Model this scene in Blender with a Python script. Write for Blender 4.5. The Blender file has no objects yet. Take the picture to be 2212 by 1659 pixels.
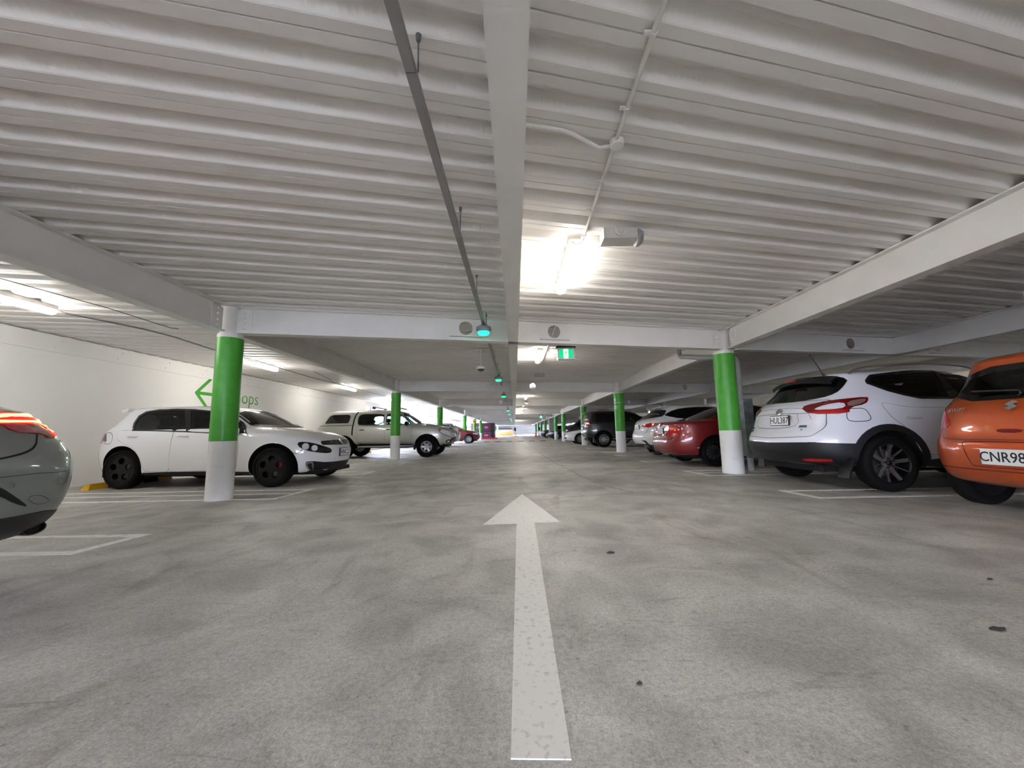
import bpy, bmesh, math, random
from mathutils import Vector, Matrix
from mathutils.bvhtree import BVHTree
from mathutils.geometry import delaunay_2d_cdt
random.seed(7)
S = bpy.context.scene
COL = S.collection
PI = math.pi
# ------------------------------------------------------------------ camera
F, CX, CY, CAMH = 830.0, 1106.0, 829.5, 0.86
def _cc(px, py): return Vector((px-CX, CY-py, -F))
_Y = _cc(1112, 933).normalized(); _P = _cc(2112, 913.5).normalized()
_Z = _P.cross(_Y).normalized()
if _Z.y < 0: _Z = -_Z
_X = _Y.cross(_Z)
RM = Matrix((_X, _Y, _Z))            # camera coords -> world
CAM = Vector((0, 0, CAMH))
cd = bpy.data.cameras.new('camera'); cam = bpy.data.objects.new('camera', cd); COL.objects.link(cam)
cd.sensor_width = 36.0; cd.sensor_fit = 'HORIZONTAL'; cd.lens = F/2212*36.0; cd.clip_start = 0.02; cd.clip_end = 500
cam.matrix_world = Matrix.Translation(CAM) @ RM.to_4x4()
S.camera = cam
def ray(px, py): return (RM @ _cc(px, py)).normalized()
# ------------------------------------------------------------------ world, exposure
W = bpy.data.worlds.new('sky'); S.world = W; W.use_nodes = True
bg = W.node_tree.nodes['Background']; bg.inputs['Color'].default_value = (0.74, 0.80, 1.0, 1); bg.inputs['Strength'].default_value = 6.0
S.view_settings.view_transform = 'Standard'; S.view_settings.look = 'None'
S.view_settings.exposure = 1.8; S.view_settings.gamma = 1.0; S.view_settings.use_curve_mapping = False
try:
    S.cycles.use_light_tree = True; S.cycles.max_bounces = 7; S.cycles.diffuse_bounces = 4; S.cycles.use_adaptive_sampling = True; S.cycles.adaptive_threshold = .08; S.cycles.use_auto_tile = False; S.cycles.time_limit = 1100
    S.cycles.glossy_bounces = 3; S.cycles.transparent_max_bounces = 12; S.cycles.caustics_reflective = False
    S.cycles.caustics_refractive = False; S.cycles.sample_clamp_indirect = 4.0
except Exception: pass
TUBE = 17.5       # strength of the fluorescent battens
H = 2.36          # underside of the steel beams
DK = 2.76         # underside of the deck
SK = 0.23         # skew of the cross beams

# ------------------------------------------------------------------ materials
def lin(c):
    return tuple(((v/255)/12.92 if v/255 <= .04045 else ((v/255+.055)/1.055)**2.4) for v in c)
MATS = {}
def mat(name, rgb, rough=.5, metal=0., coat=0., emit=None, es=0., spec=.5, bump=None):
    m = bpy.data.materials.new(name); m.use_nodes = True
    b = m.node_tree.nodes['Principled BSDF']
    c = lin(rgb)
    b.inputs['Base Color'].default_value = (*c, 1)
    b.inputs['Roughness'].default_value = rough; b.inputs['Metallic'].default_value = metal
    b.inputs['Coat Weight'].default_value = coat; b.inputs['Coat Roughness'].default_value = .03
    b.inputs['Specular IOR Level'].default_value = spec
    if emit:
        b.inputs['Emission Color'].default_value = (*lin(emit), 1); b.inputs['Emission Strength'].default_value = es
    if bump:
        nt = m.node_tree; n = nt.nodes.new('ShaderNodeTexNoise'); n.inputs['Scale'].default_value = bump[0]
        tc = nt.nodes.new('ShaderNodeTexCoord'); nt.links.new(tc.outputs['Object'], n.inputs['Vector'])
        bp = nt.nodes.new('ShaderNodeBump'); bp.inputs['Strength'].default_value = bump[1]; bp.inputs['Distance'].default_value = .01
        nt.links.new(n.outputs['Fac'], bp.inputs['Height']); nt.links.new(bp.outputs['Normal'], b.inputs['Normal'])
    MATS[name] = m
    return m
def noisy(name, rgb1, rgb2, scale, rough=.6, lo=.35, hi=.65, spec=.4, stretch=None, detail=6, coat=0.):
    m = mat(name, rgb1, rough, spec=spec, coat=coat); nt = m.node_tree; b = nt.nodes['Principled BSDF']
    tc = nt.nodes.new('ShaderNodeTexCoord'); n = nt.nodes.new('ShaderNodeTexNoise')
    n.inputs['Scale'].default_value = scale; n.inputs['Detail'].default_value = detail
    src = tc.outputs['Object']
    if stretch:
        mp = nt.nodes.new('ShaderNodeMapping'); mp.inputs['Scale'].default_value = stretch
        nt.links.new(src, mp.inputs['Vector']); src = mp.outputs['Vector']
    nt.links.new(src, n.inputs['Vector'])
    r = nt.nodes.new('ShaderNodeValToRGB'); r.color_ramp.elements[0].position = lo; r.color_ramp.elements[1].position = hi
    r.color_ramp.elements[0].color = (*lin(rgb1), 1); r.color_ramp.elements[1].color = (*lin(rgb2), 1)
    nt.links.new(n.outputs['Fac'], r.inputs['Fac']); nt.links.new(r.outputs['Color'], b.inputs['Base Color'])
    return m
def glassmat(name, tint, refl=.08, rough=.02):
    m = bpy.data.materials.new(name); m.use_nodes = True; nt = m.node_tree; nt.nodes.clear()
    o = nt.nodes.new('ShaderNodeOutputMaterial'); mx = nt.nodes.new('ShaderNodeMixShader')
    t = nt.nodes.new('ShaderNodeBsdfTransparent'); t.inputs['Color'].default_value = (*tint, 1)
    g = nt.nodes.new('ShaderNodeBsdfGlossy'); g.inputs['Roughness'].default_value = rough
    lw = nt.nodes.new('ShaderNodeFresnel'); lw.inputs['IOR'].default_value = 1.5
    nt.links.new(lw.outputs[0], mx.inputs[0]); nt.links.new(t.outputs[0], mx.inputs[1]); nt.links.new(g.outputs[0], mx.inputs[2])
    nt.links.new(mx.outputs[0], o.inputs[0]); MATS[name] = m
    return m
steel = noisy('white painted steel', (230, 227, 222), (236, 233, 228), 3.0, rough=.45)
deckm = noisy('white painted deck', (232, 228, 223), (238, 234, 229), 1.3, rough=.42, stretch=(.3, 1.5, 1))
wallm = noisy('white wall paint', (238, 237, 233), (243, 242, 238), .7, rough=.75)
concw = noisy('worn white paint', (232, 231, 228), (212, 210, 206), 7.0, rough=.6, lo=.58, hi=.85)
greenm = noisy('green band paint', (72, 160, 52), (80, 170, 60), 8.0, rough=.38)
linem = noisy('white line paint', (236, 235, 231), (196, 193, 188), 14.0, rough=.65, lo=.52, hi=.72)
tyrem = mat('tyre rubber', (15, 14, 15), .9, spec=.2, bump=(60, .2))
blackp = mat('black plastic', (22, 22, 24), .45)
blackg = mat('black gloss', (7, 7, 9), .12, coat=.6)
wellm = mat('dark underside', (12, 12, 12), .9)
gapm = mat('panel gap', (62, 62, 66), .8)
cladm = mat('dark grey bumper plastic', (20, 22, 26), .5, bump=(200, .08))
chrome = mat('chrome', (215, 215, 218), .14, 1.0)
satin = mat('satin silver', (170, 171, 174), .32, .9)
dalloy = mat('dark alloy', (38, 38, 42), .3, .6)
balloy = mat('black alloy', (3, 3, 3), .35, spec=.3)
plate = mat('number plate white', (228, 228, 228), .35)
ink = mat('plate ink', (14, 14, 26), .5)
redl = mat('red lens', (176, 14, 22), .12, coat=1.)
redd = mat('dark red lens', (112, 10, 16), .12, coat=1.)
clearl = mat('clear lens', (226, 226, 230), .12, .1, coat=1.)
amber = mat('amber lens', (226, 120, 30), .15, coat=1.)
brakeon = mat('lit brake lamp red', (220, 20, 20), .2, emit=(255, 20, 14), es=.7)
brakehot = mat('lit brake lamp core', (255, 90, 40), .2, emit=(255, 165, 85), es=2.0)
caliper = mat('red caliper', (170, 34, 24), .5)
disc = mat('brake disc', (120, 120, 122), .35, .9)
seatm = mat('seat cloth', (28, 30, 32), .9)
gtint = glassmat('tinted glass', (.42, .60, .55)); gclear = glassmat('clear glass', (.74, .86, .80)); gdark = glassmat('dark glass', (.10, .12, .12))
tube = mat('lit diffuser', (255, 255, 255), .4, emit=(255, 250, 242), es=TUBE)
greyp = mat('grey plastic pipe', (150, 152, 150), .45)
galv = noisy('galvanised steel', (92, 100, 98), (122, 130, 126), 6.0, rough=.45)
traym = mat('cable tray metal', (150, 148, 146), .45, .2)
ledg = mat('lit green led', (60, 255, 190), .3, emit=(20, 255, 150), es=1.1)
exitg = mat('lit exit green', (0, 170, 110), .3, emit=(0, 185, 110), es=.35)
exitw = mat('lit exit white', (230, 255, 250), .3, emit=(225, 255, 250), es=.5)
for _m in (ledg, exitg, exitw, brakeon, brakehot): _m.cycles.emission_sampling = 'NONE'
yellow = mat('yellow rubber', (214, 164, 30), .7); orangem = mat('orange plastic', (235, 96, 50), .6)
rubber = mat('black rubber block', (30, 30, 30), .8)

# ------------------------------------------------------------------ mesh helpers
def link(name, me, parent=None):
    o = bpy.data.objects.new(name, me); COL.objects.link(o)
    if parent is not None: o.parent = parent
    return o
def mk(name, vs, fs, m, parent=None, smooth=False, flat_angle=None):
    me = bpy.data.meshes.new(name); me.from_pydata([tuple(v) for v in vs], [], fs); me.update()
    ms = m if isinstance(m, (list, tuple)) else [m]
    for x in ms: me.materials.append(x)
    bm = bmesh.new(); bm.from_mesh(me); bmesh.ops.recalc_face_normals(bm, faces=bm.faces)
    for f in bm.faces: f.smooth = smooth
    bm.to_mesh(me); bm.free()
    return link(name, me, parent)
class MB:
    def __init__(s): s.v = []; s.f = []; s.m = []
    def add(s, vs, fs, mi=0):
        b = len(s.v); s.v += [Vector(v) for v in vs]; s.f += [[i+b for i in f] for f in fs]; s.m += [mi]*len(fs)
    def box(s, x0, x1, y0, y1, z0, z1, mi=0, T=None):
        vs = [Vector((x, y, z)) for x in (x0, x1) for y in (y0, y1) for z in (z0, z1)]
        if T: vs = [T @ v for v in vs]
        s.add(vs, [(0, 1, 3, 2), (4, 6, 7, 5), (0, 4, 5, 1), (2, 3, 7, 6), (0, 2, 6, 4), (1, 5, 7, 3)], mi)
    def tube(s, pts, r, seg=10, mi=0, caps=True):
        pts = [Vector(p) for p in pts]; rings = []; n = len(pts); up = None
        for i, p in enumerate(pts):
            t = (pts[min(i+1, n-1)] - pts[max(i-1, 0)]).normalized()
            if up is None:
                up = Vector((0, 0, 1)) if abs(t.z) < .9 else Vector((1, 0, 0))
            a = t.cross(up).normalized(); b = a.cross(t).normalized(); up = b
            rr = r[i] if isinstance(r, (list, tuple)) else r
            rings.append([p + (a*math.cos(2*PI*k/seg) + b*math.sin(2*PI*k/seg))*rr for k in range(seg)])
        vs = [v for q in rings for v in q]; fs = []
        for i in range(n-1):
            for k in range(seg):
                fs.append((i*seg+k, i*seg+(k+1) % seg, (i+1)*seg+(k+1) % seg, (i+1)*seg+k))
        if caps: fs += [tuple(range(seg)), tuple(range((n-1)*seg, n*seg))]
        s.add(vs, fs, mi)
    def lathe(s, prof, seg=24, axis='z', c=(0, 0, 0), mi=0, close=False):
        c = Vector(c); vs = []; n = len(prof)
        for (r, h) in prof:
            for k in range(seg):
                a = 2*PI*k/seg; x, y = r*math.cos(a), r*math.sin(a)
                vs.append(c + (Vector((x, y, h)) if axis == 'z' else Vector((x, h, y)) if axis == 'y' else Vector((h, x, y))))
        fs = [(i*seg+k, i*seg+(k+1) % seg, ((i+1) % n)*seg+(k+1) % seg, ((i+1) % n)*seg+k) for i in range(n if close else n-1) for k in range(seg)]
        if not close: fs += [tuple(range(seg)), tuple(range((n-1)*seg, n*seg))]
        s.add(vs, fs, mi)
    def build(s, name, m, parent=None, smooth=False):
        o = mk(name, s.v, s.f, m, parent, smooth)
        if isinstance(m, (list, tuple)):
            for p, mi in zip(o.data.polygons, s.m): p.material_index = mi
        return o
def autosmooth(o, deg=35):
    bm = bmesh.new(); bm.from_mesh(o.data); a = math.radians(deg)
    for f in bm.faces: f.smooth = True
    for e in bm.edges:
        if len(e.link_faces) == 2 and e.calc_face_angle(0) > a: e.smooth = False
    bm.to_mesh(o.data); bm.free(); return o
def tag(o, label=None, cat=None, group=None, kind=None):
    if label: o['label'] = label
    if cat: o['category'] = cat
    if group: o['group'] = group
    if kind: o['kind'] = kind
    return o
def empty(name, loc, rz=0, sc=1.0):
    o = bpy.data.objects.new(name, None); COL.objects.link(o); o.location = loc; o.rotation_euler = (0, 0, rz)
    o.scale = (sc,)*3; o.empty_display_size = .2; return o
def struct(o): o['kind'] = 'structure'; return o
def copytree(o, parent=None):
    c = o.copy(); COL.objects.link(c)
    if parent is not None: c.parent = parent; c.matrix_parent_inverse = o.matrix_parent_inverse.copy()
    for ch in list(o.children):
        copytree(ch, c)
    return c
def chaikin(p, it, closed=False):
    for _ in range(it):
        q = []
        n = len(p)
        if not closed: q.append(p[0])
        for i in range(n if closed else n-1):
            a, b = p[i], p[(i+1) % n]
            q.append(tuple(.75*x+.25*y for x, y in zip(a, b))); q.append(tuple(.25*x+.75*y for x, y in zip(a, b)))
        if not closed: q.append(p[-1])
        p = q
    return p
def rc(P, r):
    """round the corners of a closed outline with radius-like cut r"""
    out = []; n = len(P)
    for i in range(n):
        a, b, c = P[i-1], P[i], P[(i+1) % n]
        la = math.hypot(a[0]-b[0], a[1]-b[1]) or 1e-6; lc = math.hypot(c[0]-b[0], c[1]-b[1]) or 1e-6
        ra, rcc = min(r, .45*la), min(r, .45*lc)
        p = (b[0]+(a[0]-b[0])*ra/la, b[1]+(a[1]-b[1])*ra/la); q = (b[0]+(c[0]-b[0])*rcc/lc, b[1]+(c[1]-b[1])*rcc/lc)
        for k in range(5):
            t = k/4; out.append(tuple((1-t)**2*p[j]+2*t*(1-t)*b[j]+t*t*q[j] for j in (0, 1)))
    return out
def inpoly(x, y, P):
    c = False; n = len(P); j = n-1
    for i in range(n):
        if (P[i][1] > y) != (P[j][1] > y) and x < (P[j][0]-P[i][0])*(y-P[i][1])/(P[j][1]-P[i][1])+P[i][0]: c = not c
        j = i
    return c
def tess(outer, holes=(), res=.05):
    """triangulate a 2-D region with inner sample points"""
    vs, es = [], []
    def loop(P):
        b = len(vs); Q = []
        for i in range(len(P)):
            a, c = P[i], P[(i+1) % len(P)]; L = math.hypot(c[0]-a[0], c[1]-a[1]); k = max(1, int(L/res))
            for j in range(k): Q.append((a[0]+(c[0]-a[0])*j/k, a[1]+(c[1]-a[1])*j/k))
        vs.extend(Vector(q) for q in Q); n = len(Q)
        es.extend((b+i, b+(i+1) % n) for i in range(n)); return Q
    O = loop(outer); Hs = [loop(h) for h in holes]
    x0, x1 = min(p[0] for p in O), max(p[0] for p in O); y0, y1 = min(p[1] for p in O), max(p[1] for p in O)
    nx = int((x1-x0)/res)+1; ny = int((y1-y0)/res)+1
    if nx*ny < 6000:
        for i in range(nx+1):
            for j in range(ny+1):
                x = x0+res*(i+.37+.5*(j % 2)); y = y0+res*(j+.41)
                if inpoly(x, y, O) and not any(inpoly(x, y, h) for h in Hs):
                    ok = all((x-q[0])**2+(y-q[1])**2 > (.35*res)**2 for q in O)
                    if ok: vs.append(Vector((x, y)))
    r = delaunay_2d_cdt(vs, es, [], 0, 1e-5)
    V = [tuple(v) for v in r[0]]; T = []
    for f in r[2]:
        cx = sum(V[i][0] for i in f)/3; cy = sum(V[i][1] for i in f)/3
        if inpoly(cx, cy, O) and not any(inpoly(cx, cy, h) for h in Hs): T.append(tuple(f))
    return V, T
def slab(name, outer, holes, mapf, t0, t1, m, parent=None, res=.3):
    """extruded 2-D region: mapf(u,v,t)->Vector"""
    V, T = tess(outer, holes, res); n = len(V)
    vs = [mapf(u, v, t0) for u, v in V] + [mapf(u, v, t1) for u, v in V]
    ed = {}
    for f in T:
        for i in range(3):
            e = (f[i], f[(i+1) % 3]); ed[e] = 1
    fs = [tuple(f) for f in T] + [tuple(i+n for i in reversed(f)) for f in T]
    for (a, b) in ed:
        if (b, a) not in ed: fs.append((a, a+n, b+n, b))
    return mk(name, vs, fs, m, parent)
def textmesh(name, body, size, M, m, parent=None, ext=.001, wrap=None, align='CENTER', sx=1.0, bold=0.):
    c = bpy.data.curves.new(name, 'FONT'); c.body = body; c.size = size; c.extrude = ext; c.align_x = align; c.align_y = 'CENTER'; c.offset = bold
    c.resolution_u = 3
    o = bpy.data.objects.new(name, c); COL.objects.link(o)
    bpy.context.view_layer.update()
    me = bpy.data.meshes.new_from_object(o.evaluated_get(bpy.context.evaluated_depsgraph_get()))
    bpy.data.objects.remove(o); bpy.data.curves.remove(c)
    for v in me.vertices:
        v.co.x *= sx
        v.co = wrap(v.co) if wrap else M @ v.co
    me.materials.clear(); me.materials.append(m); me.name = name
    return link(name, me, parent)

# ================================================================== the shell
XL, XR, Y0, Y1 = -8.24, 21.0, -7.5, 92.0
def floor_material():
    m = mat('concrete floor', (150, 148, 144), .55, spec=.35); nt = m.node_tree; b = nt.nodes['Principled BSDF']; N = nt.nodes.new; L = nt.links.new
    tc = N('ShaderNodeTexCoord')
    def noise(sc, det=6, st=None, rough=.55, dist=0.):
        n = N('ShaderNodeTexNoise'); n.inputs['Scale'].default_value = sc; n.inputs['Detail'].default_value = det
        n.inputs['Roughness'].default_value = rough; n.inputs['Distortion'].default_value = dist
        if st:
            mp = N('ShaderNodeMapping'); mp.inputs['Scale'].default_value = st[0]; mp.inputs['Rotation'].default_value = (0, 0, st[1])
            L(tc.outputs['Object'], mp.inputs['Vector']); L(mp.outputs['Vector'], n.inputs['Vector'])
        else: L(tc.outputs['Object'], n.inputs['Vector'])
        return n.outputs['Fac']
    def ramp(src, lo, hi, c0, c1):
        r = N('ShaderNodeValToRGB'); r.color_ramp.elements[0].position = lo; r.color_ramp.elements[1].position = hi
        r.color_ramp.elements[0].color = (*c0, 1); r.color_ramp.elements[1].color = (*c1, 1); L(src, r.inputs['Fac']); return r.outputs['Color']
    def mul(a, bb, f=1.0):
        x = N('ShaderNodeMixRGB'); x.blend_type = 'MULTIPLY'; x.inputs[0].default_value = f; L(a, x.inputs[1]); L(bb, x.inputs[2]); return x.outputs[0]
    base = ramp(noise(.55, 5), .35, .68, lin((176, 174, 169)), lin((206, 205, 200)))
    g = lambda v: (v, v, v)
    c = mul(base, ramp(noise(2.2, 8, dist=.6), .36, .60, g(.74), g(1.05)))
    c = mul(c, ramp(noise(1.1, 9, ((1.6, .55, 1), .5), rough=.68, dist=1.2), .55, .70, g(1), (.60, .57, .52)), .85)
    c = mul(c, ramp(noise(2.6, 10, ((.5, 2.6, 1), .25), rough=.72, dist=1.8), .58, .70, g(1), (.50, .47, .42)), .75)
    c = mul(c, ramp(noise(46, 6, rough=.75), .34, .60, g(.74), g(1.10)))
    c = mul(c, ramp(noise(140, 4, rough=.7), .36, .60, g(.72), g(1.08)))
    c = mul(c, ramp(noise(7.5, 9, rough=.8, dist=.5), .67, .74, g(1), g(.45)), .7)
    v = N('ShaderNodeTexVoronoi'); v.inputs['Scale'].default_value = 3.2; L(tc.outputs['Object'], v.inputs['Vector'])
    c = mul(c, ramp(v.outputs['Distance'], .02, .06, g(.5), g(1)), .6)
    v2 = N('ShaderNodeTexVoronoi'); v2.inputs['Scale'].default_value = 15; v2.inputs['Randomness'].default_value = 1.0; L(tc.outputs['Object'], v2.inputs['Vector'])
    c = mul(c, ramp(v2.outputs['Distance'], .05, .13, g(.55), g(1)), .75)
    L(c, b.inputs['Base Color'])
    bp = N('ShaderNodeBump'); bp.inputs['Strength'].default_value = .25; bp.inputs['Distance'].default_value = .004
    L(noise(90, 4), bp.inputs['Height']); L(bp.outputs['Normal'], b.inputs['Normal'])
    r = ramp(noise(1.7, 6), .3, .7, g(.42), g(.62)); L(r, b.inputs['Roughness'])
    return m
floorm = floor_material()
fl = MB(); fl.box(-26, 30, -40, 150, -.25, 0); struct(fl.build('floor', floorm))
# corrugated deck
def deck_material():
    m = deckm; nt = m.node_tree; b = nt.nodes['Principled BSDF']; N = nt.nodes.new; L = nt.links.new
    uv = N('ShaderNodeUVMap'); sp = N('ShaderNodeSeparateXYZ'); L(uv.outputs['UV'], sp.inputs[0])
    def M_(op, a, bv=None, c=None):
        n = N('ShaderNodeMath'); n.operation = op
        for i, x in enumerate((a, bv, c)):
            if x is None: continue
            if isinstance(x, (int, float)): n.inputs[i].default_value = x
            else: L(x, n.inputs[i])
        return n.outputs[0]
    u = M_('FRACT', M_('MULTIPLY', sp.outputs['X'], 26.0)); v = M_('FRACT', sp.outputs['Y'])
    row = M_('FLOOR', sp.outputs['Y'])
    du = M_('SUBTRACT', u, .5); dv = M_('SUBTRACT', v, .5)
    d = M_('SQRT', M_('ADD', M_('MULTIPLY', du, du), M_('MULTIPLY', dv, dv)))
    h = M_('MULTIPLY', M_('SMOOTH_MIN', M_('SUBTRACT', .34, d), .2, .05), 1.0); h = M_('MAXIMUM', h, 0.0)
    h = M_('MULTIPLY', h, M_('GREATER_THAN', sp.outputs['Y'], 0.5))
    bp = N('ShaderNodeBump'); bp.inputs['Strength'].default_value = .35; bp.inputs['Distance'].default_value = .012
    L(h, bp.inputs['Height']); L(bp.outputs['Normal'], b.inputs['Normal'])
deck_material()
PITCH = .30; V0 = 1.865
# profile over one pitch: (dv, dz, embossed?) ; v grows away from the camera
prof = [(0, .000), (.004, .060), (.020, .064), (.055, .064), (.080, .064), (.092, .058), (.150, .004), (.158, .0), (.220, .0), (.222, .010), (.228, .010), (.230, .0)]
def deck(x0, x1, ya, yb, name):
    vs, fs, uvs = [], [], []
    k0 = int((ya-V0)/PITCH)-2; k1 = int((yb-V0)/PITCH)+2
    pts = [(V0+k*PITCH+dv, DK+dz, j) for k in range(k0, k1) for j, (dv, dz) in enumerate(prof)]
    for (v, z, j) in pts: vs += [(x0, v+SK*x0, z), (x1, v+SK*x1, z)]
    me = bpy.data.meshes.new(name)
    for i in range(len(pts)-1): fs.append((2*i, 2*i+2, 2*i+3, 2*i+1))
    me.from_pydata(vs, [], fs); me.materials.append(deckm)
    uvl = me.uv_layers.new(name='UVMap')
    for p in me.polygons:
        i = p.index; j = pts[i][2]
        emb = j == 5 or j == 4
        for li in p.loop_indices:
            vi = me.loops[li].vertex_index; k = vi//2; X = x0 if vi % 2 == 0 else x1
            vv = 0.0
            if emb: vv = (1.0 if j == 4 else 2.0) + (0.001 if k == i else .999)
            if j == 4 or j == 5: pass
            uvl.data[li].uv = (X*1.03, vv)
    return struct(link(name, me))
deck(XL-.05, XR, Y0-.5, 90, 'ceiling')
sl = MB(); sl.add([(XL-.3, Y0-.5, DK+.07), (XR, Y0-.5, DK+.07), (XR, 96, DK+.07), (XL-.3, 90, DK+.07), (XL-.3, Y0-.5, DK+.3), (XR, Y0-.5, DK+.3), (XR, 96, DK+.3), (XL-.3, 90, DK+.3)],
                  [(0, 1, 2, 3), (4, 5, 6, 7), (0, 1, 5, 4), (1, 2, 6, 5), (2, 3, 7, 6), (3, 0, 4, 7)])
struct(sl.build('ceiling', steel))
sl = MB(); sl.box(-30, 40, 114.0, 134, DK+.05, DK+.3); struct(sl.build('ceiling', steel))  # roof slab added to keep the open sky off the far end
w = MB(); w.box(-30, 40, 133.8, 134, 0, DK+.1); struct(w.build('wall_far', wallm))  # end wall added to screen the bright sky beyond the aisle
# left wall with the top steel rail
w = MB(); w.box(XL-.22, XL, Y0, 21.3, 0, DK-.02); w.box(XL-.22, XL-.06, Y0, 21.3, DK-.02, DK+.09); struct(w.build('wall_left', wallm))
w = MB(); w.box(XL-.22, XL, 21.3, 92, 0, .95); w.build('wall_left', wallm); struct(bpy.data.objects['wall_left.001'])
w = MB(); w.box(XL-.02, XL+.022, Y0, 60, 2.44, 2.745)
for i in range(40): w.lathe([(.013, 0), (.013, .02)], 8, 'x', (XL+.022, -1+i*1.1, 2.52)); w.lathe([(.013, 0), (.013, .02)], 8, 'x', (XL+.022, -.9+i*1.1, 2.66))
struct(w.build('trim_1', wallm))
w = MB(); w.box(XR, XR+.2, Y0, 96, 0, DK+.1); struct(w.build('wall_right', wallm))
w = MB(); w.box(XL-.3, XR+.2, Y0-.2, Y0, 0, .02); w.box(XL-.3, 4.0, Y0-.2, Y0, 2.0, DK+.1); w.box(4.0, XR+.2, Y0-.2, Y0, .02, DK+.1); struct(w.build('wall_back_light_block', wallm))  # unseen wall, closed above and at right to hold daylight off beams and bays
# ------------------------------------------------------------------ steel beams
CB = [6.4, 14.4, 22.3, 32.9, 39.9, 47.9, 55.8, 63.7, 71.6, 79.5, 88.0]
CBB = [-9.6, -1.6]
FW, FT, WT = .17, .016, .012
def ord_(i): return ['nearest', 'second', 'third', 'fourth', 'fifth', 'sixth', 'seventh', 'eighth', 'ninth', 'tenth', 'eleventh', 'twelfth'][i]
def ibeam(name, A, B, holes=(), bolts=()):
    """A,B 2-D ends. holes at distances from A"""
    A = Vector((A[0], A[1], 0)); B = Vector((B[0], B[1], 0)); d = (B-A); Lh = d.length; d.normalize(); n = Vector((-d.y, d.x, 0))
    root = empty(name, (A.x, A.y, H))
    def P(s, off, z): return d*s + n*off + Vector((0, 0, z-H))
    mb = MB()
    for (z0, z1) in ((H, H+FT), (DK-FT-.002, DK-.002)):
        mb.add([P(0, -FW/2, z0), P(Lh, -FW/2, z0), P(Lh, FW/2, z0), P(0, FW/2, z0), P(0, -FW/2, z1), P(Lh, -FW/2, z1), P(Lh, FW/2, z1), P(0, FW/2, z1)],
               [(0, 1, 2, 3), (4, 5, 6, 7), (0, 1, 5, 4), (1, 2, 6, 5), (2, 3, 7, 6), (3, 0, 4, 7)])
    mb.build('flange', steel, root)
    hs = [[(h+.115*math.cos(2*PI*k/28), 2.585+.115*math.sin(2*PI*k/28)) for k in range(28)] for h in holes]
    slab('web', [(0, H+FT), (Lh, H+FT), (Lh, DK-FT), (0, DK-FT)], hs, lambda u, v, t: P(u, t, v), -WT/2, WT/2, steel, root, res=1.0)
    if holes:
        for h in holes:
            for z in (2.43, 2.735):
                mb = MB(); T = Matrix(((d.x, n.x, 0, 0), (d.y, n.y, 0, 0), (0, 0, 1, 0), (0, 0, 0, 1)))
                mb.box(h-.27, h+.27, -.085, .085, z-H, z-H+.012, T=T); mb.build('stiffener', steel, root)
    if bolts:
        mb = MB()
        for s_ in bolts:
            sg = 1 if s_ < Lh/2 else -1
            c0, c1 = sorted((s_+sg*.10, s_-sg*.10))
            mb.add([P(c0, -.016, H+.03), P(c1, -.016, H+.03), P(c1, -.016, DK-.04), P(c0, -.016, DK-.04), P(c0, .016, H+.03), P(c1, .016, H+.03), P(c1, .016, DK-.04), P(c0, .016, DK-.04)],
                   [(0, 1, 2, 3), (4, 5, 6, 7), (0, 1, 5, 4), (1, 2, 6, 5), (2, 3, 7, 6), (3, 0, 4, 7)])
            for z in (2.44, 2.52, 2.60, 2.68):
                mb.tube([P(s_, -.045, z), P(s_, .045, z)], .017, 6)
        mb.build('bolts', steel, root)
    return root
XC = 4.17
def bay_of(j):
    return ('above the camera' if j == 0 else 'between the %s and %s crossbeams' % (ord_(j-1), ord_(j)))
for i, yb in enumerate(CBB+CB):
    k = i-2
    nm = ('the %s crossbeam' % ord_(k)) if k >= 0 else ['a farther crossbeam behind the camera', 'a crossbeam just behind the camera'][i]
    seg = [(-8.2, -XC-.15, 'from the white wall to the left green column', ()), (-XC+.15, -.0, 'from left green column to the middle beam', (3.325,)), (0, XC-.17, 'from the middle beam to right green column', (.74,)),
           (XC+.17, 12.35, 'from right green column across right bays', (2.9, 5.4) if k >= 0 else ()), (12.65, 20.9, 'beyond the right-hand parking bays', ())]
    seg = seg[1:4] if k < 0 else seg[1:]
    for (xa, xb, ds, hl) in seg:
        if k > 6 and abs(xa) > 5: continue
        b_ = []
        Lh = math.hypot(xb-xa, SK*(xb-xa))
        if k in (0, 1, 2):
            if xa == -8.2: b_ = [Lh-.06]
            elif abs(xa+XC-.15) < .01: b_ = [.07]
            elif xa == 0: b_ = [Lh-.07]
            elif abs(xa-XC-.17) < .01: b_ = [.07]
        o = ibeam('crossbeam', (xa, yb+SK*xa), (xb, yb+SK*xb), hl if k < 4 else (), b_)
        tag(o, 'white steel %s, section %s' % (nm.replace('the ', '', 1) if k >= 0 else nm[2:], ds), 'beam', 'white steel crossbeams under the deck')
ALLY = CBB+CB
LX = {-XC: 'left row of green columns', 0.0: 'middle of the driving aisle', XC: 'right row of green columns', 8.35: 'right-hand parking bays', 12.5: 'far right row of columns', 16.7: 'far right parking bays'}
for x, ds in LX.items():
    for j in range(1, len(ALLY)-1):
        if x > 8 and j > 6: continue
        ya, yb = ALLY[j]+SK*x, ALLY[j+1]+SK*x
        g = .15 if abs(x) > 1 and x != 8.35 and x != 16.7 else .02
        o = ibeam('long_beam', (x, ya+g), (x, yb-g), (), ([.07, yb-ya-2*g-.07] if j < 4 and abs(abs(x)-XC) < .01 else ()))
        tag(o, 'white steel beam along the %s, %s' % (ds, bay_of(j-1)), 'beam', 'white steel beams running along the aisle')

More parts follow.
